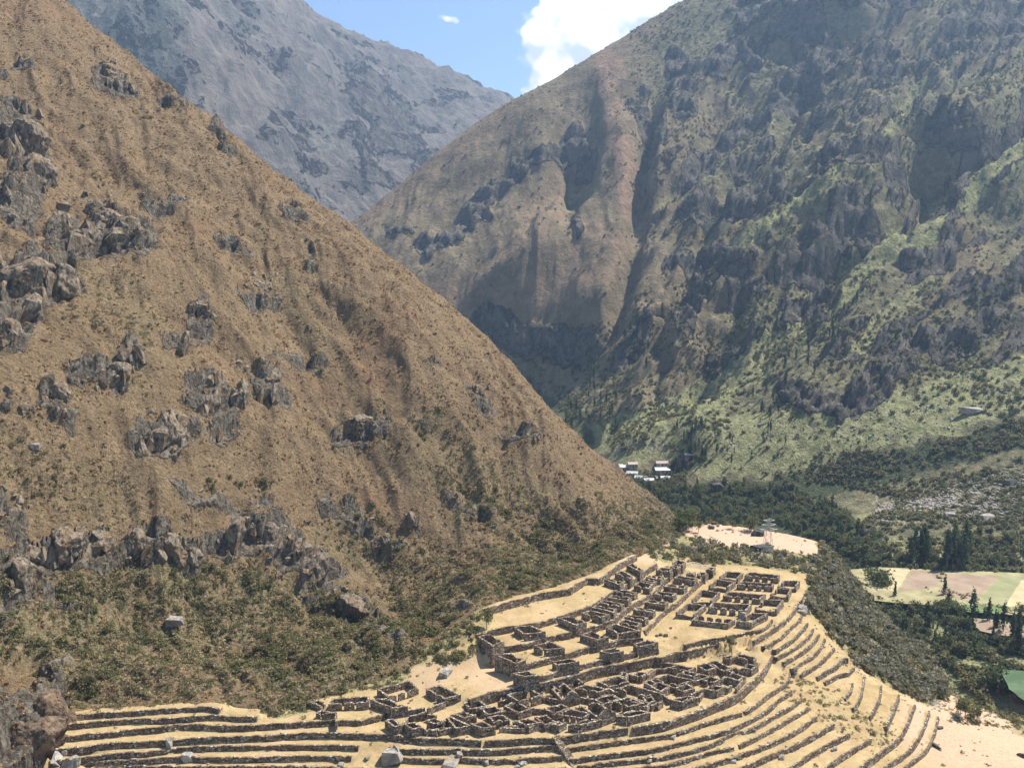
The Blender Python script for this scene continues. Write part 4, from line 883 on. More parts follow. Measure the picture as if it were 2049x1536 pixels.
# ------------------------------------------------------------------ retaining walls
def build_ret(P, Hh, th, cap, seed):
    r = random.Random(seed); n = len(P); V = []; Fc = []
    rows = [(-1.0, 0), (-.6, .35), (-.3, .7), (0, 1)]
    for i in range(n):
        a, b = P[max(i - 1, 0)], P[min(i + 1, n - 1)]; d = b - a; d.z = 0; d.normalize(); nr = Vector((-d.y, d.x, 0))
        zt = P[i].z + cap + r.uniform(-.16, .22); zb = P[i].z - Hh[i] - .5; edgeo = -.42 * th
        if r.random() < .06: zt -= .35
        for q, (_, t) in enumerate(rows):
            off = edgeo - .22 * (1 - t) + r.uniform(-.09, .09)
            p = P[i] + nr * off; V.append((p.x, p.y, zb + (zt - zb) * t + (r.uniform(-.1, .1) if 0 < q < 3 else 0)))
        p = P[i] + nr * (.42 * th + r.uniform(-.08, .08)); V.append((p.x, p.y, zt + r.uniform(-.08, .08)))
        zi = V[-1][2] - .16; V.append((p.x, p.y, zi)); p = P[i] + nr * 1.25; V.append((p.x, p.y, P[i].z - .02)); V.append((p.x, p.y, zb))
    for i in range(n - 1):
        for q in range(7):
            a = i * 8 + q; Fc.append((a, a + 8, a + 9, a + 1))
    Fc.append(tuple(range(7, -1, -1))); Fc.append(tuple((n - 1) * 8 + q for q in range(8)))
    return V, Fc
for i, (P, Hh, label, group, th, cap, cat) in enumerate(RET):
    V, Fc = build_ret(P, Hh, th, cap, i)
    o0 = Vector(P[len(P) // 2]); V = [(v[0] - o0.x, v[1] - o0.y, v[2] - o0.z) for v in V]
    me = mesh_from('stone_wall', V, Fc, M_ret); me.materials.append(M_plat)
    mi = [0] * len(Fc)
    for k in range(len(P) - 1): mi[k * 7 + 5] = 1; mi[k * 7 + 6] = 1
    me.polygons.foreach_set('material_index', mi)
    o = link('terrace_wall' if group == GT else 'retaining_wall', me, None, o0)
    tag(o, label, cat if group == GT else 'stone wall', group, 'thing')

# ------------------------------------------------------------------ ruined houses
def wall_mesh(a, b, inn, th, zb, zt, gaps, wins, low, gable, r):
    """a,b: outer line ends; inn: unit vector to the inside"""
    L = (b - a).length; d = (b - a) / L; V = []; Fc = []
    def block(s0, s1, f0, f1):
        n = max(1, int((s1 - s0) / .8)); base = len(V)
        for i in range(n + 1):
            s = s0 + (s1 - s0) * i / n; p = a + d * s
            z1 = f1(s); z0 = f0
            for off, z in ((-.10, z0), (0 + r.uniform(-.04, .04), z1), (th + r.uniform(-.06, .06), z1 + r.uniform(-.06, .06)), (th + .08, z0)):
                w = p + inn * off; V.append((w.x, w.y, z))
        for i in range(n):
            for q in range(4):
                x = base + i * 4 + q; y = base + i * 4 + (q + 1) % 4; Fc.append((x, x + 4, y + 4, y))
        Fc.append((base + 3, base + 2, base + 1, base)); e = base + n * 4; Fc.append((e, e + 1, e + 2, e + 3))
    gaps = sorted((g0 * L, g1_ * L) for g0, g1_ in gaps)
    segs = []; s = 0
    for g0, g1_ in gaps:
        if g1_ - g0 > 1.3 and g1_ - g0 < .25 * L: m_ = (g0 + g1_) / 2; g0, g1_ = m_ - .65, m_ + .65
        if g0 - s > .25: segs.append((s, g0))
        s = g1_
    if L - s > .25: segs.append((s, L))
    ph = r.uniform(0, 9)
    out = []
    for s0, s1 in segs:
        V = []; Fc = []; out.append((V, Fc))
        def topf(s, s0=s0, s1=s1):
            t = (s - s0) / max(s1 - s0, .01); e = abs(2 * t - 1) ** 4
            hh = zt + .06 * math.sin(s * .7 + ph) + .04 * math.sin(s * 2.3 + ph * 2) + r.uniform(-.09, .09)
            if gaps: hh -= .35 * e
            if low: hh -= (zt - zb) * .30 * (1 + .3 * math.sin(s * .8 + ph))
            if gable: hh += max(0, 2.3 * (1 - abs(2 * s / L - 1) ** 1.1) - .15) + r.uniform(-.25, .2)
            return hh
        ws = sorted(w_ * L for w_ in wins if s0 + .5 < w_ * L < s1 - .5); s = s0
        zg = zt - 2.2
        for w_ in ws:
            if w_ - .3 > s: block(s, w_ - .3, zb, topf)
            block(w_ - .3, w_ + .3, zb, lambda s: zg + .95); block(w_ - .3, w_ + .3, zg + 1.6, topf); s = w_ + .3
        if s1 > s: block(s, s1, zb, topf)
    return out
def sort_key(h): return sum(p.x for p in h['c'])
rows = {}
for h_ in HOUSES: rows.setdefault(h_['row'], []).append(h_)
for row, lst in rows.items():
    lst.sort(key=sort_key)
    for i, h_ in enumerate(lst):
        if 'label' in h_: continue
        if row == rC: h_['n'] = i; continue
        t = 'topless' if False else 'roofless'
        if i == 0: l = '%s stone house %s, leftmost one' % (t, row)
        elif i == len(lst) - 1: l = '%s stone house %s, rightmost one' % (t, row)
        else: l = '%s stone house %s, %s from the left' % (t, row, ORD[i])
        h_['label'] = l
# the crowded town: name by depth band, then by order from the left
lt = rows[rC]
for h_ in lt:
    c = sum(h_['c'], Vector()) / 4; h_['ctr'] = c
def edge_line(x):      # how far back the front terrace wall lies at x
    pts = [(P[i].x, P[i].y) for P, Hh, lab, *_ in RET if lab.startswith(('terrace wall left of the small', 'short terrace wall between the small', 'terrace wall right of the stairs', 'tall curved')) for i in range(len(P))]
    return min(pts, key=lambda q: abs(q[0] - x))[1]
dep_ = sorted(lt, key=lambda h: h['ctr'].y - edge_line(h['ctr'].x))
nb = 4; bands = ['front row at the terrace edge', 'second row back', 'third row back', 'back row under the tall wall']
for k in range(nb):
    part = dep_[k * len(dep_) // nb:(k + 1) * len(dep_) // nb]; part.sort(key=lambda h: h['ctr'].x)
    for i, h_ in enumerate(part):
        h_['label'] = 'roofless house of the lower town, %s, %s from the left' % (bands[k], ORD[i] if i < len(ORD) else 'last')
for idx, h_ in enumerate(HOUSES):
    c = h_['c']; r = random.Random(idx * 13 + 5); th = .58
    ctr = sum(c, Vector()) / 4; g = h_['g']; zt = g + h_['h']; zb = g - h_['dep'] - .2
    root = empty('ruined_house', (ctr.x, ctr.y, g)); tag(root, h_['label'], 'ruined house', 'roofless stone houses of the ruined town')
    loc = Vector((ctr.x, ctr.y, g))
    c = [Vector((p.x, p.y, 0)) for p in c]
    area = sum(c[i].x * c[(i + 1) % 4].y - c[(i + 1) % 4].x * c[i].y for i in range(4))
    thin = abs(area) / 2 < 6
    for e in ((1,) if thin else range(4)):
        a, b = c[e], c[(e + 1) % 4]
        if thin: a, b = c[0], c[1]
        d = b - a
        if d.length < .8: continue
        dn = d.normalized(); inn = Vector((dn.y, -dn.x, 0))
        if inn.dot(Vector((ctr.x, ctr.y, 0)) - a) < 0: inn = -inn
        if e % 2 == 1 and not thin and d.length > 2.4 * th: a2_, b2_ = a + dn * th * .98, b - dn * th * .98
        else: a2_, b2_ = a, b
        for V, Fc in wall_mesh(a2_, b2_, inn, th, zb, zt, [(x[1], x[2]) for x in h_['doors'] if x[0] == e], [x[1] for x in h_['wins'] if x[0] == e], e in h_['low'], h_['gable'] == e, r):
            if not V: continue
            V = [(v[0] - loc.x, v[1] - loc.y, v[2] - loc.z) for v in V]
            o = link('wall', mesh_from('ruin_wall', V, Fc, M_wall), root)
            if h_['gable'] == e: o.name = 'gable_wall'

FREE = [(K5, p) for p in [[(560, 590), (400, 650)], [(730, 682), (870, 682)], [(848, 525), (950, 560), (1085, 592)], [(1295, 548), (1450, 572)], [(1200, 692), (1290, 652)], [(1425, 738), (1505, 792)], [(1545, 820), (1720, 762)], [(690, 905), (840, 852)], [(1440, 440), (1500, 368)], [(1640, 452), (1700, 480), (1790, 470)], [(1715, 762), (1930, 702)], [(330, 600), (430, 580)], [(1640, 640), (1700, 600)], [(1790, 578), (1860, 548)], [(300, 740), (400, 700)]]] + \
       [(K6, p) for p in [[(580, 802), (650, 774)], [(665, 382), (785, 366)], [(1075, 517), (1170, 497)], [(1145, 442), (1230, 470)], [(1130, 706), (1195, 614)], [(330, 442), (470, 472)], [(800, 582), (860, 594)], [(720, 664), (800, 732)], [(1330, 372), (1400, 397)], [(1385, 502), (1430, 472)], [(1552, 598), (1660, 475)], [(240, 734), (330, 745)], [(440, 820), (560, 780)], [(980, 470), (1075, 515)], [(700, 300), (860, 335)]]] + \
       [(K4, p) for p in [[(1115, 470), (1050, 560)], [(1262, 590), (1290, 605)], [(1490, 520), (1560, 448)], [(372, 440), (370, 520)], [(1400, 470), (1310, 440)]]]
for i, (kf, p) in enumerate(FREE):
    gz = 1.9 * ZS * 0; hh = 2.3 * ZS; W = [Vector((q.x, q.y, 0)) for q in (at_z(*kf(*a), hh) for a in p)]; r = random.Random(i + 77)
    cen = sum(W, Vector()) / len(W); AV, AF = [], []
    zg_ = plat_z(cen.x, cen.y); W = [Vector((q.x, q.y, 0)) for q in (at_z(*kf(*a), zg_ + hh) for a in p)]; cen = sum(W, Vector()) / len(W)
    st_, n = [], 0
    for a, b in zip(W[:-1], W[1:]):
        m_ = max(2, int((b - a).length / .8)); st_ += [a.lerp(b, k / m_) for k in range(m_)]
    st_.append(W[-1])
    for k, c in enumerate(st_):
        d = (st_[min(k + 1, len(st_) - 1)] - st_[max(k - 1, 0)]).normalized(); nr = Vector((-d.y, d.x, 0)); z1 = hh + .12 * math.sin(k * .9 + i) + r.uniform(-.14, .1)
        for off, z in ((-.34, -.8), (-.27, z1), (.27, z1 + r.uniform(-.05, .05)), (.34, -.8)):
            q = c + nr * off - cen; AV.append((q.x, q.y, z))
    for k in range(len(st_) - 1):
        for q in range(4): a = k * 4 + q; b = k * 4 + (q + 1) % 4; AF.append((a, a + 4, b + 4, b))
    e = (len(st_) - 1) * 4; AF += [(3, 2, 1, 0), (e, e + 1, e + 2, e + 3)]
    o = link('courtyard_wall', mesh_from('courtyard_wall', AV, AF, M_wall), None, (cen.x, cen.y, zg_))
    tag(o, 'low broken stone wall joining two roofless houses in the lower town', 'stone wall', 'courtyard walls of the lower town', 'thing')

# ------------------------------------------------------------------ rocks
def rock_verts(r, sx, sy, sz, n=16, sub=1):
    bm = bmesh.new()
    for i in range(n):
        v = Vector((r.gauss(0, 1), r.gauss(0, 1), r.gauss(0, 1))).normalized(); k = r.uniform(.8, 1.05)
        v = Vector([max(-.8, min(.8, q * 1.15)) for q in v]) * k
        bm.verts.new((v.x * sx, v.y * sy, v.z * sz))
    bmesh.ops.convex_hull(bm, input=bm.verts)
    lo = [v for v in bm.verts if not v.link_faces]; bmesh.ops.delete(bm, geom=lo, context='VERTS')
    bmesh.ops.triangulate(bm, faces=bm.faces)
    if sub:
        bmesh.ops.subdivide_edges(bm, edges=bm.edges, cuts=1, use_grid_fill=True)
        for v in bm.verts: v.co *= 1 + r.uniform(-.07, .07)
    bm.verts.index_update()
    V = [v.co.copy() for v in bm.verts]; Fc = [[v.index for v in f.verts] for f in bm.faces]; bm.free()
    return V, Fc
def outcrop(sheet, cx, cy, rx, ry, n, parent, mat, ppm=None, seed=0, name='rock_outcrop', tall=1.4, skew=0):
    r = random.Random(seed); AV = []; AF = []
    p0 = sheet.hit(cx, cy)
    if p0 is None: return
    m = p0.y / F         # metres per pixel there
    lean_x, lean_y, turn = r.uniform(-.35, .1), r.uniform(-.1, .55), r.uniform(-.5, .5)
    for i in range(n):
        a = r.uniform(0, 2 * math.pi); q = math.sqrt(r.random())
        ox = rx * q * math.cos(a); oy = ry * q * math.sin(a) + skew * ox
        p = sheet.hit(cx + ox, cy + oy)
        if p is None or abs(p.y - p0.y) > 60: continue
        s = m * min(rx, ry) * r.uniform(.25, .8) * (1.15 - .4 * q)
        s = max(s, .7)
        V, Fc = rock_verts(r, s * r.uniform(.4, .95), s * r.uniform(.6, 1.2), s * r.uniform(1.0, 2.0), r.choice((10, 12, 14)))
        M = Matrix.Rotation(lean_x + r.uniform(-.15, .15), 3, 'X') @ Matrix.Rotation(lean_y + r.uniform(-.2, .2), 3, 'Y') @ Matrix.Rotation(turn + r.uniform(-.35, .35), 3, 'Z')
        b = len(AV)
        for v in V: AV.append(M @ v + p - p0 - Vector((0, 0, s * .65)))
        AF += [[k + b for k in f] for f in Fc]
    if not AV: return
    o = link(name, mesh_from(name, AV, AF, mat), parent, p0 if parent is None else p0)
    return o
def ico(level):
    bm = bmesh.new(); bmesh.ops.create_icosphere(bm, subdivisions=level, radius=1)
    U = np.array([v.co[:] for v in bm.verts]); bm.verts.index_update(); T = np.array([[v.index for v in f.verts] for f in bm.faces]); bm.free(); return U, T
ICO = ico(5)
def crag(sheet, cx, cy, rx, ry, parent, mat, seed, deep=.9, up=0.0, stretch=1.25):
    r = random.Random(seed); rs = np.random.default_rng(seed); p0 = sheet.hit(cx, cy)
    if p0 is None: return
    m = p0.y / F; U, T = ICO; sx, sz = rx * m, ry * m * stretch; sy = max(sx, sz) * deep
    P = U.copy()
    for k in range(17):                                  # flat facets
        n = rs.normal(size=3); n[2] *= .45; n /= np.linalg.norm(n); d = rs.uniform(.55, .92)
        P -= np.maximum(0, P @ n - d)[:, None] * n
    a = r.uniform(0, 40); th_ = np.arctan2(U[:, 1], U[:, 0])
    lean = r.uniform(-.5, .5)
    cr = ridged(P[:, 0] * 3.2 + P[:, 2] * lean + a, P[:, 2] * .9 + P[:, 1] * 1.4, 5, seed % 90, .6)      # upright cracks
    led = fbm(P[:, 2] * 3.5 + P[:, 0] * .6 + a, P[:, 0] * 1.2 + P[:, 1], 4, seed % 70)
    P *= (1 + .13 * (cr - .55) + .10 * led)[:, None]
    P = P * np.array([sx, sy, sz])
    P += rs.normal(size=P.shape) * .012 * sx
    o = link('rock_outcrop', mesh_from('rock_outcrop', P, T, mat), parent, p0 + Vector((0, sy * .45, -sz * .32 + up)))
    o.rotation_euler = (r.uniform(-.15, .1), r.uniform(-.1, .35), r.uniform(-.4, .4))
CR = [(330, 862, 50, 46), (45, 545, 66, 46), (110, 560, 40, 40), (190, 445, 48, 46), (250, 465, 34, 34), (30, 270, 46, 50), (60, 350, 40, 44), (590, 1112, 48, 42), (530, 1072, 34, 34), (462, 1072, 26, 38), (330, 1095, 42, 34), (110, 1092, 46, 34), (195, 1078, 40, 28), (258, 1076, 32, 26), (385, 1118, 24, 24),
      (418, 790, 28, 38), (474, 790, 20, 36), (700, 1212, 44, 26), (100, 1335, 28, 34), (230, 742, 34, 24), (112, 785, 30, 26), (12, 660, 22, 28), (520, 566, 30, 20), (402, 612, 24, 26), (545, 755, 24, 26), (720, 852, 40, 18), (30, 1150, 40, 40), (45, 820, 16, 18), (955, 782, 20, 22), (770, 1085, 20, 18), (210, 140, 30, 18), (355, 690, 18, 34), (822, 1040, 18, 16), (932, 1216, 26, 18), (640, 1130, 26, 28)]
for k, q in enumerate(CR): crag(hill, *q, hill_o, M_rock, 40 + k)
M_cliff = mat_rock('tan_cliff_rock', (0.06, 0.04, 0.026), (0.24, 0.17, 0.11), (0.19, 0.12, 0.07))
crag(hill, 30, 1478, 105, 92, hill_o, M_cliff, 8, .7, 0.0, 1.2); crag(hill, 95, 1425, 44, 50, hill_o, M_cliff, 12, .8, 0, 1.2)
OC = [(45, 230, 40, 30), (50, 290, 55, 45), (25, 350, 40, 45), (60, 380, 40, 25), (50, 540, 70, 40), (40, 590, 50, 45), (10, 660, 22, 26), (100, 560, 40, 40), (150, 440, 45, 40), (190, 400, 50, 28), (230, 450, 50, 40), (270, 470, 35, 30), (160, 480, 40, 35),
      (205, 130, 26, 18), (240, 155, 36, 22), (315, 172, 22, 7), (355, 200, 18, 7), (435, 243, 14, 9), (450, 285, 14, 8), (40, 105, 40, 8), (325, 860, 52, 48), (350, 890, 30, 26), (415, 750, 30, 26), (440, 800, 36, 34), (475, 790, 24, 36), (430, 860, 28, 20),
      (170, 730, 34, 26), (210, 750, 36, 24), (260, 720, 26, 40), (355, 690, 24, 36), (110, 780, 34, 24), (130, 810, 30, 22), (45, 825, 18, 18), (515, 565, 34, 20), (540, 560, 14, 22), (400, 620, 26, 26), (585, 415, 20, 14), (618, 495, 12, 18), (650, 570, 22, 12),
      (540, 745, 26, 22), (560, 790, 34, 24), (490, 730, 26, 20), (690, 885, 28, 18), (720, 850, 44, 22), (765, 840, 26, 16), (955, 775, 22, 24), (975, 800, 16, 14), (330, 400, 40, 12), (460, 465, 24, 14), (100, 470, 30, 14),
      (40, 1120, 45, 34), (110, 1090, 50, 34), (190, 1080, 50, 34), (260, 1075, 44, 30), (330, 1090, 46, 36), (385, 1120, 28, 26), (460, 1075, 26, 38), (490, 1050, 24, 24), (540, 1075, 42, 36), (590, 1110, 46, 44), (640, 1130, 26, 28), (630, 1050, 22, 22),
      (770, 1085, 24, 18), (822, 1038, 22, 16), (660, 1190, 36, 24), (710, 1215, 40, 26), (755, 1235, 32, 22), (775, 1170, 12, 10), (100, 1335, 30, 34), (1050, 870, 34, 14), (1085, 880, 20, 10),
      (1010, 940, 10, 10), (720, 1030, 26, 14), (960, 1010, 24, 12), (1080, 1020, 24, 12), (930, 1215, 26, 15), (60, 1180, 40, 20), (130, 1160, 40, 20), (200, 1270, 20, 12), (280, 1130, 30, 14), (575, 690, 24, 10), (620, 655, 14, 10), (20, 800, 20, 26), (15, 1010, 26, 40), (400, 970, 26, 12), (510, 990, 24, 12), (820, 780, 20, 8), (870, 620, 12, 6), (820, 555, 10, 8), (740, 640, 16, 8),
      (25, 435, 14, 7), (210, 255, 10, 14), (240, 540, 14, 8), (300, 640, 14, 14), (660, 830, 10, 10), (480, 400, 10, 5), (1160, 905, 12, 10), (1265, 1015, 16, 8), (1030, 860, 16, 10), (230, 1370, 12, 5), (560, 1130, 26, 24), (690, 1170, 24, 12)]
for k, (x, y, a, b) in enumerate(OC):
    outcrop(hill, x, y, a, b, int(3 + a * b / 260), hill_o, M_rock, seed=400 + k)
# dark crags on the far side of the valley
mo = bpy.data.objects['mountain']
# loose boulders
def boulder(p, sx, sy, sz, label, seed, mat=None, group=None, rz=0):
    r = random.Random(seed); V, Fc = rock_verts(r, sx, sy, sz, 22, 1)
    o = link('boulder', mesh_from('boulder', V, Fc, mat or M_boul), None, (p.x, p.y, p.z + sz * .35)); o.rotation_euler.z = rz
    return tag(o, label, 'boulder', group)
BL = [(KF, 635, 425, 3.4, 2.6, 3.0, 'large grey boulder splitting the third terrace wall down'), (KF, 645, 350, 2.4, 1.2, 1.6, 'tilted slab boulder at the step in the terrace wall'), (KF, 603, 378, .9, .8, .8, 'small round stone under the tilted slab boulder'),
      (KF, 1105, 372, 1.2, 1, 1.3, 'rounded boulder leaning on the wall below the small breach'), (KF, 847, 352, 1.0, .8, 1.0, 'pale boulder lodged in the short terrace wall'), (KF, 1265, 437, 1.1, .9, 1.1, 'grey stone block on the tread left of the stairs'),
      (KF, 1530, 437, 1.6, 1, .9, 'flat pale boulder near the lower stairs'), (KF, 265, 385, 1.7, 1, .7, 'dark flat stone on the tread under the western court'), (KF, 470, 390, 1.1, .7, .6, 'small white flat stone on a straw tread'),
      (KF, 285, 450, 1.2, .8, .8, 'low pale stone near the foot of the view, on straw'), (KF, 1020, 455, 4.2, 2.4, 1.4, 'big sandy coloured boulder at the bottom of the view'), (KF, 1490, 458, 1.0, .8, .6, 'small pale stone at the bottom edge left of the stairs'),
      (KE, 1155, 478, 1.9, 1.3, 1.9, 'upright boulder lodged in the fourth terrace wall at left'), (KE, 1282, 558, 1.9, 1.2, 1.6, 'boulder lodged in the terrace wall under the upright one'), (KE, 400, 590, 3.8, 1.8, 2.4, 'largest boulder of the heap at the terrace ends, far left'),
      (KE, 497, 612, 2.8, 1.6, 2.4, 'rounded boulder right of the heap at the terrace ends'), (KE, 215, 565, 1.8, 1.2, 2.0, 'pale pointed boulder by the dark cliff, far left'), (KE, 1170, 312, 1.0, .9, .9, 'pale round stone in the second terrace wall'),
      (KE, 385, 355, 3.4, 2.0, 3.2, 'rock heap where the dark cliff meets the terraces'), (KE, 415, 312, 2.6, 1.6, 1.6, 'leaning slab above the rock heap at the cliff'), (KE, 450, 528, 1.7, 1.1, .9, 'flat stone on the tread above the boulder heap'),
      (KG, 1025, 300, 1.4, 1, .8, 'white fallen stone beside the curved terrace wall'), (KG, 1105, 268, 1.1, .8, .7, 'pale stone against the curved terrace wall'), (KG, 1905, 478, 1.4, 1.1, 1.0, 'bright white boulder on the lower curved treads'), (KG, 1500, 503, 1.3, .8, .7, 'grey flat stone on a lower curved tread'),
      (KG, 825, 497, 1.2, .8, .6, 'small flat stone on the tread right of the stairs'), (K8, 380, 735, 1.3, .9, .8, 'pale boulder on the seventh curved tread'), (K8, 1265, 712, 3.2, .8, .7, 'long dark rock on the bare pink ground'), (K8, 1310, 543, 1.4, .9, .7, 'dark stone beside the outermost terrace wall'),
      (K8, 2030, 800, 1.6, .9, .9, 'dark boulder at the right edge of the bare ground'), (K7, 900, 270, 2.6, 2.2, 1.6, 'pale boulder at the head of the right flight of terraces'), (K7, 885, 345, 1.8, 1.5, 1.3, 'pinkish boulder just below the pale one'),
      (K4, 1490, 40, 3.4, 1.8, 1.6, 'white boulder pile on the straw slope above the western ruins'), (K3, 437, 862, 1.4, .8, .6, 'flat grey stone in front of the long pillared house'), (K3, 1075, 800, 1.8, 1.6, 2.2, 'stub of masonry standing in the front court of square compounds'), (K3, 635, 715, 1.6, 1.2, 1.2, 'rounded rubble block in the court behind the pillared house'),
      (K2, 1265, 1150, 1.0, .8, .6, 'dark stone on the bare ground below the square compounds'), (K2, 1300, 1180, 1.0, .8, .6, 'dark stone on the bare ground, right of its twin'), (K2, 1185, 1178, .8, .6, .5, 'smallest dark stone on the bare ground by the big walls')]
for i, (kf, x, y, a, b, c, lab) in enumerate(BL):
    X_, Y_ = kf(x, y); p = plat.hit(X_, Y_)
    if p: boulder(p, a, b, c, lab, 900 + i, rz=i * 1.7, mat=M_drock if 'dark' in lab.split()[0:3] else None)
for i, (x, y, a, b, c, lab) in enumerate([(348, 1242, 4.6, 2.6, 2.2, 'pale boulder alone in the green scrub on the lower hillside'), (68, 897, 2.2, 1.6, 1.6, 'pale boulder perched on the dry slope at the left edge'), (22, 437, 2.2, 1.5, 1.2, 'small pale boulder near the left edge, on upper slope'), (455, 326, 1.8, 1.4, 1.2, 'pale stone near the ridge of the brown hill'), (1160, 1000, 1.8, 1.4, 1.4, 'stone on the lower right shoulder of the brown hill')]):
    p = hill.hit(x, y); boulder(p, a, b, c, lab, 990 + i)
bigb = [(1437, 985, 13, 9, 12, 'big dark rock standing in the valley meadow'), (1945, 822, 22, 10, 6, 'long pale rock on the meadow above the dark escarpment'), (1975, 1040, 12, 8, 6, 'dark boulder among pale rubble at right'), (1730, 1062, 10, 6, 4, 'dark flat boulder among the valley scrub'), (1900, 1032, 9, 6, 4, 'pale boulder in the rubble field'), (2020, 968, 12, 7, 5, 'grey boulder high in the rubble at the right edge')]
for i, (x, y, a, b, c, lab) in enumerate(bigb):
    p = mtn.hit(x, y)
    if p: boulder(p, a * .55, b * .55, c * .55, lab, 1010 + i, mat=M_boul if 'pale' in lab else M_drock)
for i, (x, y, a, b, c, lab) in enumerate([(1513, 1067, 4.6, 3, 3, 'grey boulder at the far edge of the pale field'), (1425, 1056, 1.8, 1.2, 1.2, 'small dark cairn on the pale field'), (1521, 1098, 5, 2.5, 2.4, 'dark rock in the scrub beside the pylon')]):
    p = plat.hit(x, y); boulder(p, a, b, c, lab, 1030 + i, mat=M_drock)

# ------------------------------------------------------------------ stone stairs
ra, rb = at_zs(1112, 1474, 0), at_zs(1156, 1540, -7.4)
st = empty('stone_stairs', (ra.x, ra.y, ra.z)); tag(st, 'narrow flight of stone stairs crossing the lower terraces', 'stairs')
ns = 22
for i in range(ns):
    p = ra.lerp(rb, i / (ns - 1)); d = (rb - ra); d.z = 0; d.normalize(); s = Vector((-d.y, d.x, 0)); hw = 1.1; run = (rb - ra).length / ns * .55
    z1 = p.z + .35; V = []
    for z in (z1 - 2.2, z1):
        for sx, sy in ((-hw, -run), (hw, -run), (hw, run), (-hw, run)):
            q = p + s * (sx + rnd.uniform(-.12, .12)) + d * sy - ra; V.append((q.x, q.y, z - ra.z))
    link('step', mesh_from('step', V, [(0, 3, 2, 1), (4, 5, 6, 7), (0, 1, 5, 4), (1, 2, 6, 5), (2, 3, 7, 6), (3, 0, 4, 7)], M_wall), st)

# ------------------------------------------------------------------ vegetation
def leaf_cloud(n, rx, ry, rz, size, seed, cz=0.0, clumps=10, taper=0.0, flat=1.0):
    r = np.random.default_rng(seed)
    c = r.normal(size=(clumps, 3)); c /= np.linalg.norm(c, axis=1)[:, None]; c *= r.uniform(.35, .85, (clumps, 1))
    k = r.integers(0, clumps, n); p = c[k] + r.normal(size=(n, 3)) * .24
    if taper:
        t = np.clip((p[:, 2] + 1) / 2, 0, 1); f = 1 - taper * t; p[:, 0] *= f; p[:, 1] *= f
    p = p * np.array([rx, ry, rz]) + np.array([0, 0, cz])
    a = r.normal(size=(n, 3)); a /= np.linalg.norm(a, axis=1)[:, None]; b = r.normal(size=(n, 3)); b = np.cross(a, b); b /= np.linalg.norm(b, axis=1)[:, None]
    s = size * r.uniform(.6, 1.4, (n, 1))
    V = np.stack([p + a * s, p - a * s * .5 + b * s * .8, p - a * s * .5 - b * s * .8], 1).reshape(-1, 3)
    return V, np.arange(n * 3).reshape(n, 3)
def trunk_mesh(h, r0, r1, seed, limbs=0, top=.7):
    r = random.Random(seed); V = []; Fc = []
    def tube(a, b, ra_, rb_, n=5):
        d = (b - a).normalized(); s = d.cross(Vector((.3, .9, .1))).normalized(); t = d.cross(s); base = len(V)
        for c, q in ((a, ra_), (b, rb_)):
            for i in range(n):
                an = 2 * math.pi * i / n; V.append(tuple(c + s * q * math.cos(an) + t * q * math.sin(an)))
        for i in range(n): Fc.append((base + i, base + (i + 1) % n, base + n + (i + 1) % n, base + n + i))
    mid = Vector((r.uniform(-.03, .03) * h, r.uniform(-.03, .03) * h, h * .5)); tp = Vector((0, 0, h * top + .25 * h))
    tube(Vector((0, 0, -.6)), mid, r0, (r0 + r1) / 2); tube(mid, tp, (r0 + r1) / 2, r1)
    for i in range(limbs):
        a = r.uniform(0, 6.28); z = h * r.uniform(.35, .7); tube(Vector((0, 0, z)), Vector((math.cos(a) * h * .28, math.sin(a) * h * .28, z + h * .22)), r0 * .5, r1 * .6, 4)
    return V, Fc
proto = bpy.data.collections.new('plant_shapes')       # not linked to the scene: only a library for the ground-cover stuff
def variant(name, VF, mat, coll):
    o = bpy.data.objects.new(name, mesh_from(name, VF[0], VF[1], mat)); coll.objects.link(o); return o
colls = {}
def coll(key, items):
    c = bpy.data.collections.new(key + '_shapes')
    for i, (vf, mt) in enumerate(items): variant('%s_%d' % (key, i), vf, mt, c)
    colls[key] = c
coll('shrub', [(leaf_cloud(90, .9, .9, .6, .20, 1, .4), M_shrub), (leaf_cloud(80, 1.0, .8, .5, .22, 2, .35), M_shrub), (leaf_cloud(80, .8, .9, .7, .20, 3, .45), M_olive), (leaf_cloud(90, .9, .9, .6, .2, 4, .4), M_olive)])
M_grey = mat_leaf('grey_olive_leaves', (0.13, 0.12, 0.08), (0.25, 0.225, 0.155))
coll('slope', [(leaf_cloud(80, .9, .9, .8, .2, 31, .5), M_grey), (leaf_cloud(80, .8, .9, .9, .2, 32, .55), M_grey), (leaf_cloud(80, 1, .9, .6, .2, 33, .4), M_olive), (leaf_cloud(80, 1, .9, .6, .2, 34, .4), M_shrub)])
coll('tussock', [(leaf_cloud(16, .5, .5, .35, .30, 5, .2, 5), M_straw), (leaf_cloud(16, .6, .45, .3, .28, 6, .2, 5), M_straw), (leaf_cloud(18, .5, .5, .3, .28, 7, .2, 5), M_straw)])
coll('bush', [(leaf_cloud(46, 1, 1, .75, .36, 8, .5), M_shrub), (leaf_cloud(46, 1, .9, .7, .36, 9, .5), M_olive), (leaf_cloud(46, .9, 1, .8, .36, 10, .5), M_wood)])
coll('woods', [(leaf_cloud(260, 1, 1, 1.15, .17, 12, 1.0, 14), M_wood), (leaf_cloud(260, 1.1, 1, 1.0, .17, 13, .9, 14), M_wood), (leaf_cloud(240, .9, .85, 1.25, .17, 14, 1.1, 14, .3), M_shrub), (leaf_cloud(240, .75, .75, 1.6, .17, 15, 1.4, 14, .45), M_euc), (leaf_cloud(240, 1.2, 1.1, .8, .19, 16, .8, 14), M_wood)])
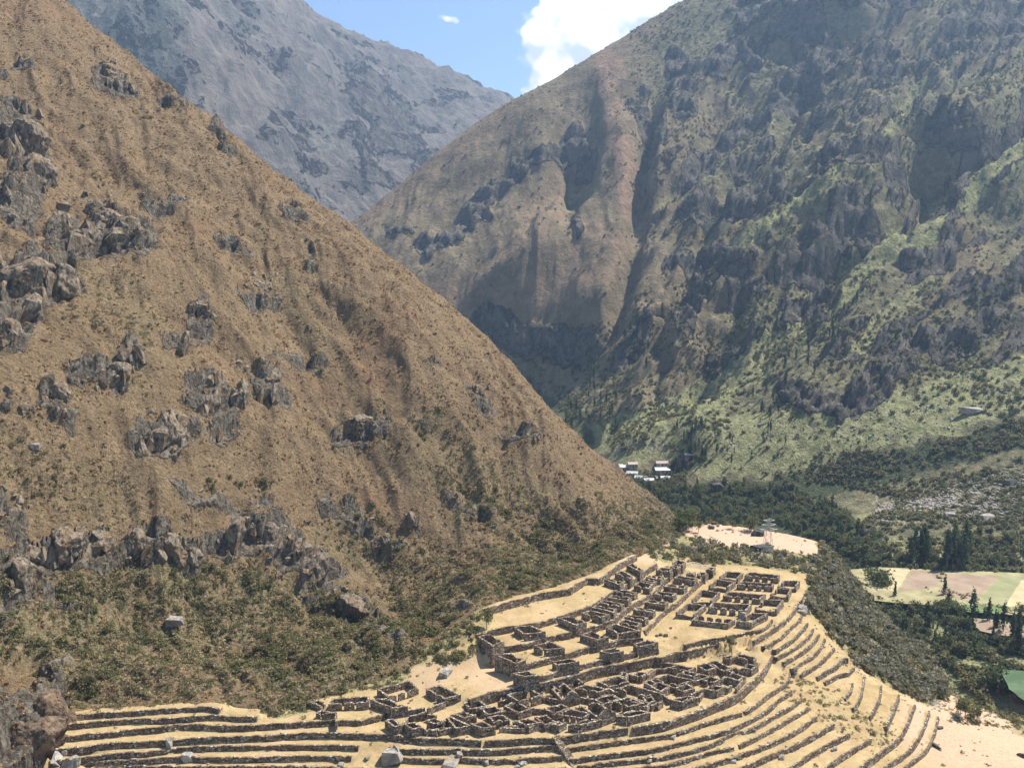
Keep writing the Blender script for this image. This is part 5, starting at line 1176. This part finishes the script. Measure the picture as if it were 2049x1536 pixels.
for i_ in range(3):
    q_ = rock_verts(random.Random(70 + i_), 1, .8, .7, 12, 0)
    STN = globals().setdefault('STN', []); STN.append(((q_[0], q_[1]), M_boul))
coll('stone', STN)
def scatter(name, key, pts, sc, label, cat):
    n = len(pts)
    me = bpy.data.meshes.new(name); me.vertices.add(n); me.vertices.foreach_set('co', np.asarray(pts, np.float32).ravel())
    a = me.attributes.new('sc', 'FLOAT', 'POINT'); a.data.foreach_set('value', np.asarray(sc, np.float32))
    a = me.attributes.new('rt', 'FLOAT', 'POINT'); a.data.foreach_set('value', rng.uniform(0, 6.28, n).astype(np.float32))
    nv = len(colls[key].objects)
    a = me.attributes.new('vi', 'INT', 'POINT'); a.data.foreach_set('value', rng.integers(0, nv, n).astype(np.int32))
    o = link(name, me)
    ng = bpy.data.node_groups.new(name, 'GeometryNodeTree')
    ng.interface.new_socket('Geometry', in_out='INPUT', socket_type='NodeSocketGeometry'); ng.interface.new_socket('Geometry', in_out='OUTPUT', socket_type='NodeSocketGeometry')
    N = ng.nodes.new; Lk = ng.links.new
    gi, go = N('NodeGroupInput'), N('NodeGroupOutput'); ip = N('GeometryNodeInstanceOnPoints'); ci = N('GeometryNodeCollectionInfo')
    ci.inputs['Collection'].default_value = colls[key]; ci.inputs['Separate Children'].default_value = True; ci.inputs['Reset Children'].default_value = True
    def na(nm, t):
        x = N('GeometryNodeInputNamedAttribute'); x.data_type = t; x.inputs['Name'].default_value = nm
        return [q for q in x.outputs if q.enabled and q.name == 'Attribute'][0]
    cx = N('ShaderNodeCombineXYZ'); Lk(na('rt', 'FLOAT'), cx.inputs[2]); er = N('FunctionNodeEulerToRotation'); Lk(cx.outputs[0], er.inputs[0])
    Lk(gi.outputs[0], ip.inputs['Points']); Lk(ci.outputs[0], ip.inputs['Instance']); ip.inputs['Pick Instance'].default_value = True
    Lk(na('vi', 'INT'), ip.inputs['Instance Index']); Lk(er.outputs[0], ip.inputs['Rotation']); Lk(na('sc', 'FLOAT'), ip.inputs['Scale']); Lk(ip.outputs[0], go.inputs[0])
    md = o.modifiers.new('scatter', 'NODES'); md.node_group = ng
    return tag(o, label, cat, kind='stuff')
def pick(sheet, dens, n, jit=1.0, y0=None):
    """n samples of the sheet, weighted by density per ground area"""
    h, w_ = sheet.X.shape
    area = np.abs(np.gradient(sheet.X, axis=1)) * np.abs(np.gradient(sheet.Y, axis=0))
    vis = (sheet.px > -150) & (sheet.px < 2200) & (sheet.py > -150) & (sheet.py < 1650)
    wgt = (dens * area * vis).ravel(); cdf = np.cumsum(wgt)
    if cdf[-1] <= 0: return np.zeros((0, 3))
    k = np.searchsorted(cdf, rng.random(n) * cdf[-1]); k = np.minimum(k, h * w_ - 1)
    i, j = k // w_, k % w_; i2 = np.minimum(i + 1, h - 1); j2 = np.minimum(j + 1, w_ - 1); a, b = rng.random(n), rng.random(n)
    def bl(Q): return (Q[i, j] * (1 - b) + Q[i, j2] * b) * (1 - a) + (Q[i2, j] * (1 - b) + Q[i2, j2] * b) * a
    return np.stack([bl(sheet.X), bl(sheet.Y), bl(sheet.Z)], 1)
# on the near hill
toepix = np.interp(hill.px, *TOE)
onhill = (hill.py < toepix + 6)
X, Y = hill.X, hill.Y
gh = green * 0
GH = np.clip(strokes(hill.px, hill.py, [([(150, 1290), (260, 1230)], 80, .8), ([(300, 1230), (500, 1260), (640, 1300)], 100, .3), ([(0, 1250), (150, 1230)], 90, .7), ([(150, 1180), (400, 1180), (640, 1220), (760, 1260)], 50, 1), ([(160, 1340), (220, 1400)], 40, 1), ([(700, 1050), (800, 1150), (900, 1180)], 60, .35), ([(1000, 1160), (1150, 1125), (1250, 1085), (1330, 1060)], 32, 1),
        ([(560, 1330), (700, 1330), (760, 1300), (840, 1270)], 50, 1), ([(900, 950), (1050, 1080), (1200, 1040)], 50, .35), ([(0, 900), (200, 1000)], 50, .2), ([(420, 960), (560, 980)], 14, .6), ([(850, 850), (950, 930)], 40, .2), ([(700, 1240), (900, 1240)], 40, .9)], 30, 140), 0, 1)
den = (GH * sstep(-.25, .35, fbm(X / 9, Y / 9, 3, 141)) + .012 * sstep(.1, .5, fbm(X / 30, Y / 30, 3, 142))) * onhill
pts = pick(hill, den, 5500); scatter('hillside_scrub', 'shrub', pts - [0, 0, .2], rng.uniform(.5, 1.7, len(pts)) ** 1.3, 'green and olive scrub covering the foot of the brown hill', 'scrub')
den = (.15 + sstep(-.1, .4, fbm(X / 6, Y / 6, 3, 143)) * (.4 + sstep(-.3, .4, fbm(X / 28, Y / 28, 3, 144)))) * onhill * (1 - .6 * rock * 0)
pts = pick(hill, den, 80000); scatter('hillside_tussocks', 'tussock', pts - [0, 0, .05], .3 + 1.3 * rng.random(len(pts)) ** 2.2, 'dry grass tussocks dotted over the brown hillside', 'dry grass')
M_pale = mat_leaf('pale_dry_bush_twigs', (0.20, 0.165, 0.095), (0.36, 0.295, 0.175), .3)
coll('pale', [(leaf_cloud(46, .8, .8, .5, .2, 41, .3, 8), M_pale), (leaf_cloud(46, .9, .7, .5, .2, 42, .3, 8), M_olive), (leaf_cloud(46, .8, .8, .6, .2, 43, .3, 8), M_pale), (leaf_cloud(46, .8, .9, .5, .2, 44, .3, 8), M_shrub)])
den = strokes(hill.px, hill.py, [([(200, 1330), (400, 1300), (600, 1330)], 110, 1), ([(120, 1200), (400, 1190), (700, 1270)], 70, .7), ([(850, 1180), (1000, 1160), (1200, 1080), (1320, 1050)], 90, .8), ([(900, 950), (1100, 1050)], 60, .5), ([(0, 950), (250, 1000)], 60, .35), ([(150, 600), (280, 660)], 40, .3)], 30, 145) * onhill * (.3 + sstep(-.3, .3, fbm(X / 8, Y / 8, 3, 146)))
pts = pick(hill, den, 22000); scatter('hillside_dry_scrub', 'pale', pts - [0, 0, .1], rng.uniform(.5, 1.25, len(pts)), 'pale dry scrub mixed into the foot of the brown hill', 'dry scrub')
# plateau slope shrubs
X, Y = plat.X, plat.Y
gp = inpoly(plat.px, plat.py, slope_poly).astype(float)
den = gp * (.25 + sstep(-.3, .3, fbm(X / 7, Y / 7, 3, 151))) * sstep(6, 10, seg_dist(plat.px, plat.py, [(1648, 1160), (1660, 1185), (1662, 1215)]) + 4)
steep = inpoly(plat.px, plat.py, [(1650, 1100), (1720, 1150), (1790, 1230), (1870, 1320), (1905, 1385), (1838, 1402), (1716, 1335), (1640, 1240), (1615, 1200), (1625, 1150)])
den *= np.where(steep, 1.6, .32)
pts = pick(plat, den, 8500); scatter('slope_shrubs', 'slope', pts - [0, 0, .2], .6 + 2.4 * rng.random(len(pts)) ** 2, 'thick grey green shrubs on the slope right of the terraces', 'shrubs')
den = strokes(plat.px, plat.py, [([(1585, 1370), (1640, 1400), (1690, 1440), (1760, 1470)], 32, 1), ([(620, 1385), (740, 1362), (800, 1345)], 22, 1), ([(700, 1345), (860, 1300), (930, 1250)], 30, 1), ([(1900, 1410), (2049, 1450)], 20, .5), ([(530, 1425), (610, 1412)], 12, 1.5), ([(0, 1500), (60, 1540)], 20, .4), ([(880, 1320), (925, 1312)], 10, 2.5), ([(940, 1250), (950, 1300)], 14, 1.2),
      ([(1900, 1440), (2049, 1460)], 5, 1.5), ([(1440, 1278), (1465, 1285)], 5, 3), ([(1850, 1345), (1990, 1430)], 30, .4)], 8)
den = np.maximum(den, .025 * (Y < 400)) * (pz > -45)
pts = pick(plat, den, 3600); scatter('terrace_scrub', 'pale', pts - [0, 0, .1], rng.uniform(.3, 1.0, len(pts)), 'dry tufts and low scrub scattered over the terraces', 'scrub')
den = strokes(plat.px, plat.py, [([(620, 1385), (740, 1362), (800, 1345)], 20, 1), ([(700, 1340), (860, 1295), (930, 1250)], 26, .7), ([(540, 1425), (610, 1412)], 10, 1.5), ([(882, 1322), (922, 1315)], 8, 4), ([(944, 1265), (950, 1300)], 10, 1.5), ([(1925, 1420), (1950, 1440)], 8, 2), ([(1880, 1360), (2049, 1450)], 14, .4), ([(1840, 1280), (1990, 1380)], 22, .8), ([(1441, 1277), (1462, 1287)], 4, 4), ([(1300, 1100), (1400, 1115), (1450, 1118)], 14, .8), ([(1380, 1045), (1640, 1062)], 6, .7)], 6)
pts = pick(plat, den, 1300); scatter('plateau_bushes', 'shrub', pts - [0, 0, .2], rng.uniform(.7, 1.9, len(pts)), 'loose green bushes between the ruins and the valley', 'bushes')
# far side of the valley
X, Y = mtn.X, mtn.Y; px, py = mtn.px, mtn.py
den = (.2 + strokes(px, py, [([(1060, 790), (1200, 880), (1400, 860)], 60, 1), ([(1200, 780), (1350, 700), (1700, 640), (2049, 700)], 120, .5), ([(1700, 1020), (2049, 1000)], 60, 1.5), ([(1400, 1000), (2049, 870)], 26, 4), ([(950, 640), (1160, 800)], 60, .5), ([(1300, 300), (1700, 200), (2049, 200)], 130, .2)], 20)) * (.2 + sstep(-.3, .4, fbm(X / 40, Y / 40, 4, 161)))
den *= (mtn.Z > -47) * (py > -20) * np.where((px < 1260) & (py < 640), .22, 1.0)
pts = pick(mtn, den, 32000); scatter('mountain_bushes', 'bush', pts - [0, 0, .4], .6 + 2.2 * rng.random(len(pts)) ** 2, 'dark bushes dotted over the mountain across the valley', 'bushes')
den = strokes(px, py, [([(1270, 1000), (1420, 1010), (1560, 1015), (1660, 1050)], 36, 1), ([(1640, 1075), (1700, 1110)], 26, 1), ([(1690, 1126), (2100, 1134)], 7, .8), ([(1900, 1085), (2100, 1080)], 12, .5), ([(1700, 1160), (1735, 1215), (1800, 1255)], 16, 1), ([(1760, 1225), (1880, 1250), (1940, 1270)], 15, .7), ([(1815, 1262), (1880, 1290), (1960, 1305), (2060, 1318)], 18, .9), ([(1640, 1050), (1740, 1075)], 14, .5),
      ([(1000, 760), (1060, 790)], 20, .5), ([(1880, 1222), (1990, 1250)], 3, .3), ([(1400, 920), (1340, 950)], 10, .5), ([(1720, 1150), (1760, 1175)], 10, .8)], 6)
den *= (Y < 1150) * (Y > 380)
pts = pick(mtn, den, 2500); scatter('riverside_woods', 'woods', pts - [0, 0, .4], 1.0 + 2.6 * rng.random(len(pts)) ** 1.7, 'dark green riverside woods along the valley floor', 'woods')

den = strokes(px, py, [([(1760, 1032), (1850, 1008), (1900, 998)], 16, 1), ([(1900, 1000), (2049, 960)], 30, .35), ([(1950, 1020), (2049, 1015)], 22, .6), ([(1700, 880), (1800, 850), (2049, 800)], 40, .05), ([(1400, 880), (1600, 880)], 40, .03)], 10)
pts = pick(mtn, den, 2600); scatter('valley_rubble', 'stone', pts, rng.uniform(.3, 1.0, len(pts)) ** 1.6 * 2.0, 'field of pale tumbled stones on the far side of the valley', 'rubble')
X, Y = plat.X, plat.Y
den = sstep(.3, .9, rise) * .6 + .02 + strokes(plat.px, plat.py, [([(1862, 1345), (1875, 1415)], 12, 2.0), ([(1880, 1390), (1990, 1430)], 24, .4), ([(1300, 1105), (1420, 1130)], 8, 1), ([(1560, 1250), (1700, 1340)], 60, .12), ([(980, 1420), (1480, 1350)], 50, .15)], 5)
den = den * (plat.py > 1090) * (pz > -25)
pts = pick(plat, den, 5200); scatter('fallen_stones', 'stone', pts, rng.uniform(.25, 1.0, len(pts)) ** 1.8 * .6, 'small stones fallen from the old walls over the terraces', 'stones')

X, Y = mtn.X, mtn.Y
den = strokes(px, py, [([(1885, 1318), (1975, 1412)], 8, 1), ([(1905, 1300), (2049, 1350)], 8, 1), ([(1960, 1226), (2049, 1240)], 5, .8), ([(1745, 1188), (1860, 1196), (1960, 1212)], 5, .5), ([(1690, 1140), (1745, 1180)], 5, .5), ([(1930, 1350), (2049, 1400)], 20, .25), ([(1765, 1140), (2100, 1152)], 4, .8), ([(1700, 1100), (2049, 1105)], 20, .4), ([(1260, 960), (1360, 955)], 14, .3), ([(1890, 1148), (1875, 1180)], 3, .3)], 5) * (Y < 900)
pts = pick(mtn, den, 900); scatter('valley_bushes', 'bush', pts + [0, 0, 1.4], rng.uniform(.7, 2.6, len(pts)), 'bushes and hedges along the field edges in the valley', 'bushes')

# ---- single trees
def tree_proto(kind, h, seed):
    if kind == 'euc':
        V, Fc = leaf_cloud(330, h * .13, h * .13, h * .40, h * .032, seed, h * .60, 16, .65); tm = trunk_mesh(h, h * .016, h * .006, seed, 0); m = M_euc
    elif kind == 'round':
        V, Fc = leaf_cloud(900, h * .46, h * .46, h * .36, h * .05, seed, h * .66, 16); tm = trunk_mesh(h * .7, h * .035, h * .015, seed, 5, .5); m = M_wood
    else:
        V, Fc = leaf_cloud(420, h * .36, h * .36, h * .34, h * .05, seed, h * .66, 12); tm = trunk_mesh(h * .7, h * .02, h * .01, seed, 4, .5); m = M_shrub
    return mesh_from('crown', V, Fc, m), mesh_from('trunk', tm[0], tm[1], M_trunk)
PR = {'euc': [tree_proto('euc', 1.0 * 14, 200 + i) for i in range(5)], 'round': [tree_proto('round', 10, 210 + i) for i in range(3)], 'small': [tree_proto('small', 6, 220 + i) for i in range(3)]}
base_h = {'euc': 14, 'round': 10, 'small': 6}
def tree(p, kind, h, label, group=None):
    cm, tm = rnd.choice(PR[kind]); s = h / base_h[kind]
    t = empty('tree', p, rnd.uniform(0, 6.28)); t.scale = (s * rnd.uniform(.85, 1.15),) * 2 + (s,)
    tag(t, label, 'tree', group); link('crown', cm, t); link('trunk', tm, t); return t
def mtree(x, y, kind, h, label, group=None, sheet=None):
    p = (sheet or mtn).hit(x, y)
    if p is not None: tree(p - Vector((0, 0, .3)), kind, h, label, group)
# named trees
pt = plat.hit(973, 1254); tree(pt, 'small', 7, 'small bright green tree at the end of the straw field by the hill', None)
for x, y, k, h, lab in [(1752, 1192, 'round', 17, 'dark spreading tree standing at the left corner of the fields'), (1787, 1212, 'euc', 13, 'slim tree on the near edge of the yellow meadow'), (1886, 1200, 'euc', 15, 'slender pointed tree in front of the ploughed fields'), (1945, 1258, 'euc', 22, 'tall pointed dark conifer in front of the green crop strip'),
                        (1896, 1225, 'euc', 12, 'narrow dark tree next to the pale undergrowth by the fields'), (2003, 1280, 'euc', 20, 'tall bare stemmed tree near the right edge of the fields'), (2025, 1290, 'euc', 18, 'tall leafy tree right of the bare stemmed one'), (2040, 1235, 'small', 8, 'small dark tree at the right edge above the crops'), (1840, 1186, 'small', 4, 'lone low bush on the yellow meadow')]:
    mtree(x, y, k, h, lab)
for x, y, k, h, lab in [(1985, 1392, 'round', 14, 'broad dark round tree beside the lower green field'), (2022, 1408, 'round', 11, 'smaller round tree right of the broad dark one'), (2060, 1420, 'round', 9, 'bright leafy tree cut by the right edge'), (1925, 1385, 'small', 6, 'bushy tree left of the broad dark tree'), (1932, 1435, 'small', 8, 'sparse thorny tree on the bare pink ground'), (1918, 1428, 'small', 5, 'short bush beside the sparse thorny tree'), (1950, 1440, 'small', 5, 'green shrub right of the sparse thorny tree'),
                        (1397, 1064, 'small', 6, 'little dark tree alone on the pale field'), (1383, 1060, 'small', 5, 'small bush left of the little dark tree'), (1502, 1058, 'round', 7, 'round grey green tree at the back of the pale field'), (1465, 1056, 'small', 5, 'rounded bush on the back edge of the pale field'), (1460, 1287, 'small', 3, 'green shrub growing on top of the dark back wall')]:
    mtree(x, y, k, h, lab, sheet=plat)
for i, x in enumerate((1343, 1352, 1360, 1369, 1378)):
    mtree(x, 1048 + (i % 2), 'round', 8, 'tree in the small grove at the left end of the pale field', 'grove at the end of the pale field', plat)
# groups of slim trees across the valley
def grove(n, poly, h0, h1, label, group, kind='euc'):
    xs = [p[0] for p in poly]; ys = [p[1] for p in poly]; k = 0; tr = 0
    while k < n and tr < 4000:
        tr += 1; x, y = rnd.uniform(min(xs), max(xs)), rnd.uniform(min(ys), max(ys))
        if bool(inpoly(np.array([x]), np.array([y]), poly)[0]):
            mtree(x, y, kind, rnd.uniform(h0, h1), label, group); k += 1
grove(14, [(1170, 900), (1215, 935), (1300, 975), (1345, 985), (1300, 1000), (1230, 970), (1180, 930)], 5, 8, 'slim dark tree among the village houses', 'trees around the village')
grove(20, [(1340, 870), (1400, 850), (1420, 930), (1375, 950), (1350, 930)], 9, 14, 'tall slim tree in the clump right of the village', 'tall trees beside the village')
grove(34, [(1130, 760), (1190, 700), (1230, 760), (1240, 850), (1200, 870), (1130, 870), (1110, 800)], 10, 18, 'slim tree on the slope above the village, below the cliff', 'trees on the slope under the cliff')
grove(16, [(1230, 620), (1330, 620), (1290, 760), (1220, 720)], 10, 18, 'slim tree in the rocky gully right of the cliff', 'trees in the gully beside the cliff')
grove(10, [(960, 610), (975, 600), (1000, 720), (975, 730)], 10, 18, 'slim tree on the left end of the cliff', 'trees beside the left end of the cliff')
grove(20, [(1480, 830), (1640, 640), (1710, 590), (1720, 630), (1560, 850)], 9, 18, 'slim tree scattered in the green gully', 'trees scattered in the green gully')
grove(16, [(1380, 950), (1400, 870), (1560, 850), (1600, 900), (1440, 960)], 6, 13, 'slim tree dotted on the meadow right of the village', 'trees dotted on the meadow')
grove(15, [(1820, 1120), (1850, 1110), (1860, 1135), (1822, 1135)], 13, 22, 'tall eucalyptus in the left clump above the fields', 'eucalyptus clump above the fields')
grove(20, [(1890, 1120), (1935, 1112), (1940, 1140), (1890, 1140)], 15, 26, 'tall eucalyptus in the right clump above the fields', 'eucalyptus clump behind the ploughed fields')
grove(8, [(1960, 1250), (2049, 1265), (2049, 1310), (1960, 1295)], 9, 16, 'dark tree in the belt below the lower bare field', 'trees below the lower bare field')
grove(8, [(1870, 1215), (1930, 1235), (1920, 1260), (1860, 1240)], 6, 11, 'dark tree in the belt near the yellow meadow', 'trees under the yellow meadow', 'round')

# ------------------------------------------------------------------ village houses
def village_house(x, y, w_, d_, rz, label):
    p = mtn.hit(x, y)
    if p is None: return
    g = empty('village_house', p, rz); tag(g, label, 'house', 'houses of the small village')
    hw, hd, h = w_ / 2, d_ / 2, 2.8
    V = [(-hw, -hd, -2.5), (hw, -hd, -2.5), (hw, hd, -2.5), (-hw, hd, -2.5), (-hw, -hd, h), (hw, -hd, h), (hw, hd, h), (-hw, hd, h), (-hw, 0, h + 1.1), (hw, 0, h + 1.1)]
    link('wall', mesh_from('wall', V, [(0, 1, 5, 4), (1, 2, 6, 9, 5), (2, 3, 7, 6), (3, 0, 4, 8, 7)], M_plaster), g)
    hw += .5; hd += .6; t = .15; e = h - .15
    V = [(-hw, -hd, e), (hw, -hd, e), (hw, 0, h + 1.3), (-hw, 0, h + 1.3), (-hw, hd, e), (hw, hd, e)]; V += [(a, b, c + t) for a, b, c in V]
    link('roof', mesh_from('roof', V, [(0, 3, 2, 1), (3, 4, 5, 2), (6, 7, 8, 9), (9, 8, 11, 10), (0, 1, 7, 6), (4, 10, 11, 5), (1, 2, 8, 7), (2, 5, 11, 8), (0, 6, 9, 3), (3, 9, 10, 4)], M_rustroof if ('narrow' in label or 'behind the brightest' in label) else (M_metalroof if 'bright' in label or 'glar' in label or 'white' in label else M_greyroof)), g)
    for sx in (-.55, .55):
        V = [(sx * hw - .45, -hd + .56, .9), (sx * hw + .45, -hd + .56, .9), (sx * hw + .45, -hd + .56, 1.8), (sx * hw - .45, -hd + .56, 1.8)]; V += [(a, b + .1, c) for a, b, c in V]
        link('window', mesh_from('window', V, [(0, 1, 2, 3), (4, 7, 6, 5), (0, 3, 7, 4), (1, 5, 6, 2), (3, 2, 6, 7)], M_dark), g)
    V = [(-.5, -hd + .55, -.2), (.5, -hd + .55, -.2), (.5, -hd + .55, 2.0), (-.5, -hd + .55, 2.0)]; V += [(a, b + .12, c) for a, b, c in V]
    link('door', mesh_from('door', V, [(0, 1, 2, 3), (4, 7, 6, 5), (0, 3, 7, 4), (1, 5, 6, 2), (3, 2, 6, 7)], M_dark), g)
for a in [(1207, 930, 11, 7, .1, 'house with bright metal roof nearest the hillside'), (1209, 942, 9, 7, .2, 'glaring metal roofed house just below the one nearest the hillside'), (1236, 934, 7, 6, -.1, 'small grey roofed house behind the dark trees in the village'), (1245, 941, 8, 6, .3, 'metal roofed house in the middle of the village'),
          (1264, 933, 8, 5, .1, 'narrow dull pinkish roofed house at the back of the village'), (1263, 951, 9, 6, -.2, 'lone low house with pale bluish roof'), (1278, 959, 9, 6, -.3, 'pale roofed house left of the lowest one'), (1295, 964, 8, 5, .1, 'lowest small house of the village, at the meadow edge'),
          (1324, 930, 10, 5, 0, 'long dull pinkish roofed house behind the brightest roof'), (1326, 941, 12, 9, .05, 'large house with the brightest, sunlit metal roof'), (1322, 958, 14, 6, -.1, 'long low house below the brightest roof'), (1378, 914, 9, 4, -.1, 'isolated house with a thin grey roof among tall trees'), (1148, 876, 6, 4, .1, 'tiny white roofed hut above the village by the hill edge')]:
    village_house(*a)

# ------------------------------------------------------------------ lattice pylon and cables
def beam(V, Fc, a, b, t):
    d = (b - a).normalized(); s = d.cross(Vector((.2, .3, .93))).normalized() * t; u = d.cross(s).normalized() * t; k = len(V)
    for c in (a, b):
        for q in (s, u, -s, -u): V.append(tuple(c + q))
    for i in range(4): Fc.append((k + i, k + (i + 1) % 4, k + 4 + (i + 1) % 4, k + 4 + i))
pb = plat.hit(1534, 1118); py_ = empty('power_pylon', pb); tag(py_, 'pale steel lattice power pylon standing in the scrub', 'pylon')
V, Fc = [], []; HP = 17.0; lv = [0, 3.5, 6.5, 9.2, 11.5, 13.6, 15.4, HP]
def wid(z): return 2.1 * (1 - z / HP) + .35
for i, z in enumerate(lv[:-1]):
    z2 = lv[i + 1]; a, b = wid(z), wid(z2); A = [Vector((sx * a, sy * a, z)) for sx, sy in ((-1, -1), (1, -1), (1, 1), (-1, 1))]; B = [Vector((sx * b, sy * b, z2)) for sx, sy in ((-1, -1), (1, -1), (1, 1), (-1, 1))]
    for k in range(4):
        n = (k + 1) % 4; beam(V, Fc, A[k], B[k], .06); beam(V, Fc, A[k], B[n], .035); beam(V, Fc, A[n], B[k], .035); beam(V, Fc, B[k], B[n], .035)
link('tower_frame', mesh_from('tower_frame', V, Fc, M_steel), py_)
for z, L in ((HP - 4.2, 3.6), (HP - 2.2, 3.0), (HP - .4, 2.4)):
    V, Fc = [], []
    for s in (-1, 1):
        beam(V, Fc, Vector((0, -.4, z)), Vector((s * L, 0, z + .3)), .06); beam(V, Fc, Vector((0, .4, z)), Vector((s * L, 0, z + .3)), .06); beam(V, Fc, Vector((0, 0, z + 1)), Vector((s * L, 0, z + .3)), .05)
    link('cross_arm', mesh_from('cross_arm', V, Fc, M_steel), py_)
for k, (z, L) in enumerate(((HP - 3.9, 3.6), (HP - 1.9, 3.0), (HP - .1, -2.4))):
    a = pb + Vector((L, 0, z)); b = at_y(2260, 1385 + 26 * k, 250); V = []; Fc = []; prev = None
    for i in range(25):
        t = i / 24; c = a.lerp(b, t); c.z -= 14 * 4 * t * (1 - t) * .35
        if prev is not None: beam(V, Fc, prev - a, c - a, .012)
        prev = c
    o = link('power_cable', mesh_from('power_cable', V, Fc, M_cable), None, a)
    tag(o, 'thin power cable sagging from the pylon over the shrub slope, %s one' % ('lowest', 'middle', 'highest')[k], 'cable', 'cables from the pylon')

# ------------------------------------------------------------------ base ground and haze
gm = MT('valley_base_soil'); gm.out(gm.mix(gm.ramp(gm.noise(.01, 4), .3, .7), (.06, .07, .03), (.13, .12, .06)))
o = link('ground', mesh_from('ground', [(-9000, -2000, -95), (9000, -2000, -95), (9000, 30000, -95), (-9000, 30000, -95)], [(0, 1, 2, 3)], gm.m)); tag(o, kind='structure')
def box(name, a, b):
    V = [(x, y, z) for z in (a[2], b[2]) for x, y in ((a[0], a[1]), (b[0], a[1]), (b[0], b[1]), (a[0], b[1]))]
    return link(name, mesh_from(name, V, [(0, 3, 2, 1), (4, 5, 6, 7), (0, 1, 5, 4), (1, 2, 6, 5), (2, 3, 7, 6), (3, 0, 4, 7)]))
hz = bpy.data.materials.new('thin_blue_air'); hz.use_nodes = True; t = hz.node_tree; t.nodes.clear()
pv = t.nodes.new('ShaderNodeVolumePrincipled'); pv.inputs['Color'].default_value = (.46, .68, 1.0, 1); pv.inputs['Density'].default_value = 1.15e-4; pv.inputs['Anisotropy'].default_value = .35
mo_ = t.nodes.new('ShaderNodeOutputMaterial'); t.links.new(pv.outputs[0], mo_.inputs['Volume'])
zt_ = float(max(far.Z.max(), mtn.Z.max())) + 30
g_o = bpy.data.objects['ground']; 
for v in g_o.data.vertices: v.co = (max(-3900, min(3900, v.co.x)), max(-120, min(4400, v.co.y)), v.co.z)
h_o = box('haze', (-4000, -150, -96), (4000, 4450, zt_)); h_o.data.materials.append(hz); tag(h_o, 'thin bluish air filling the valley', 'haze', kind='stuff')
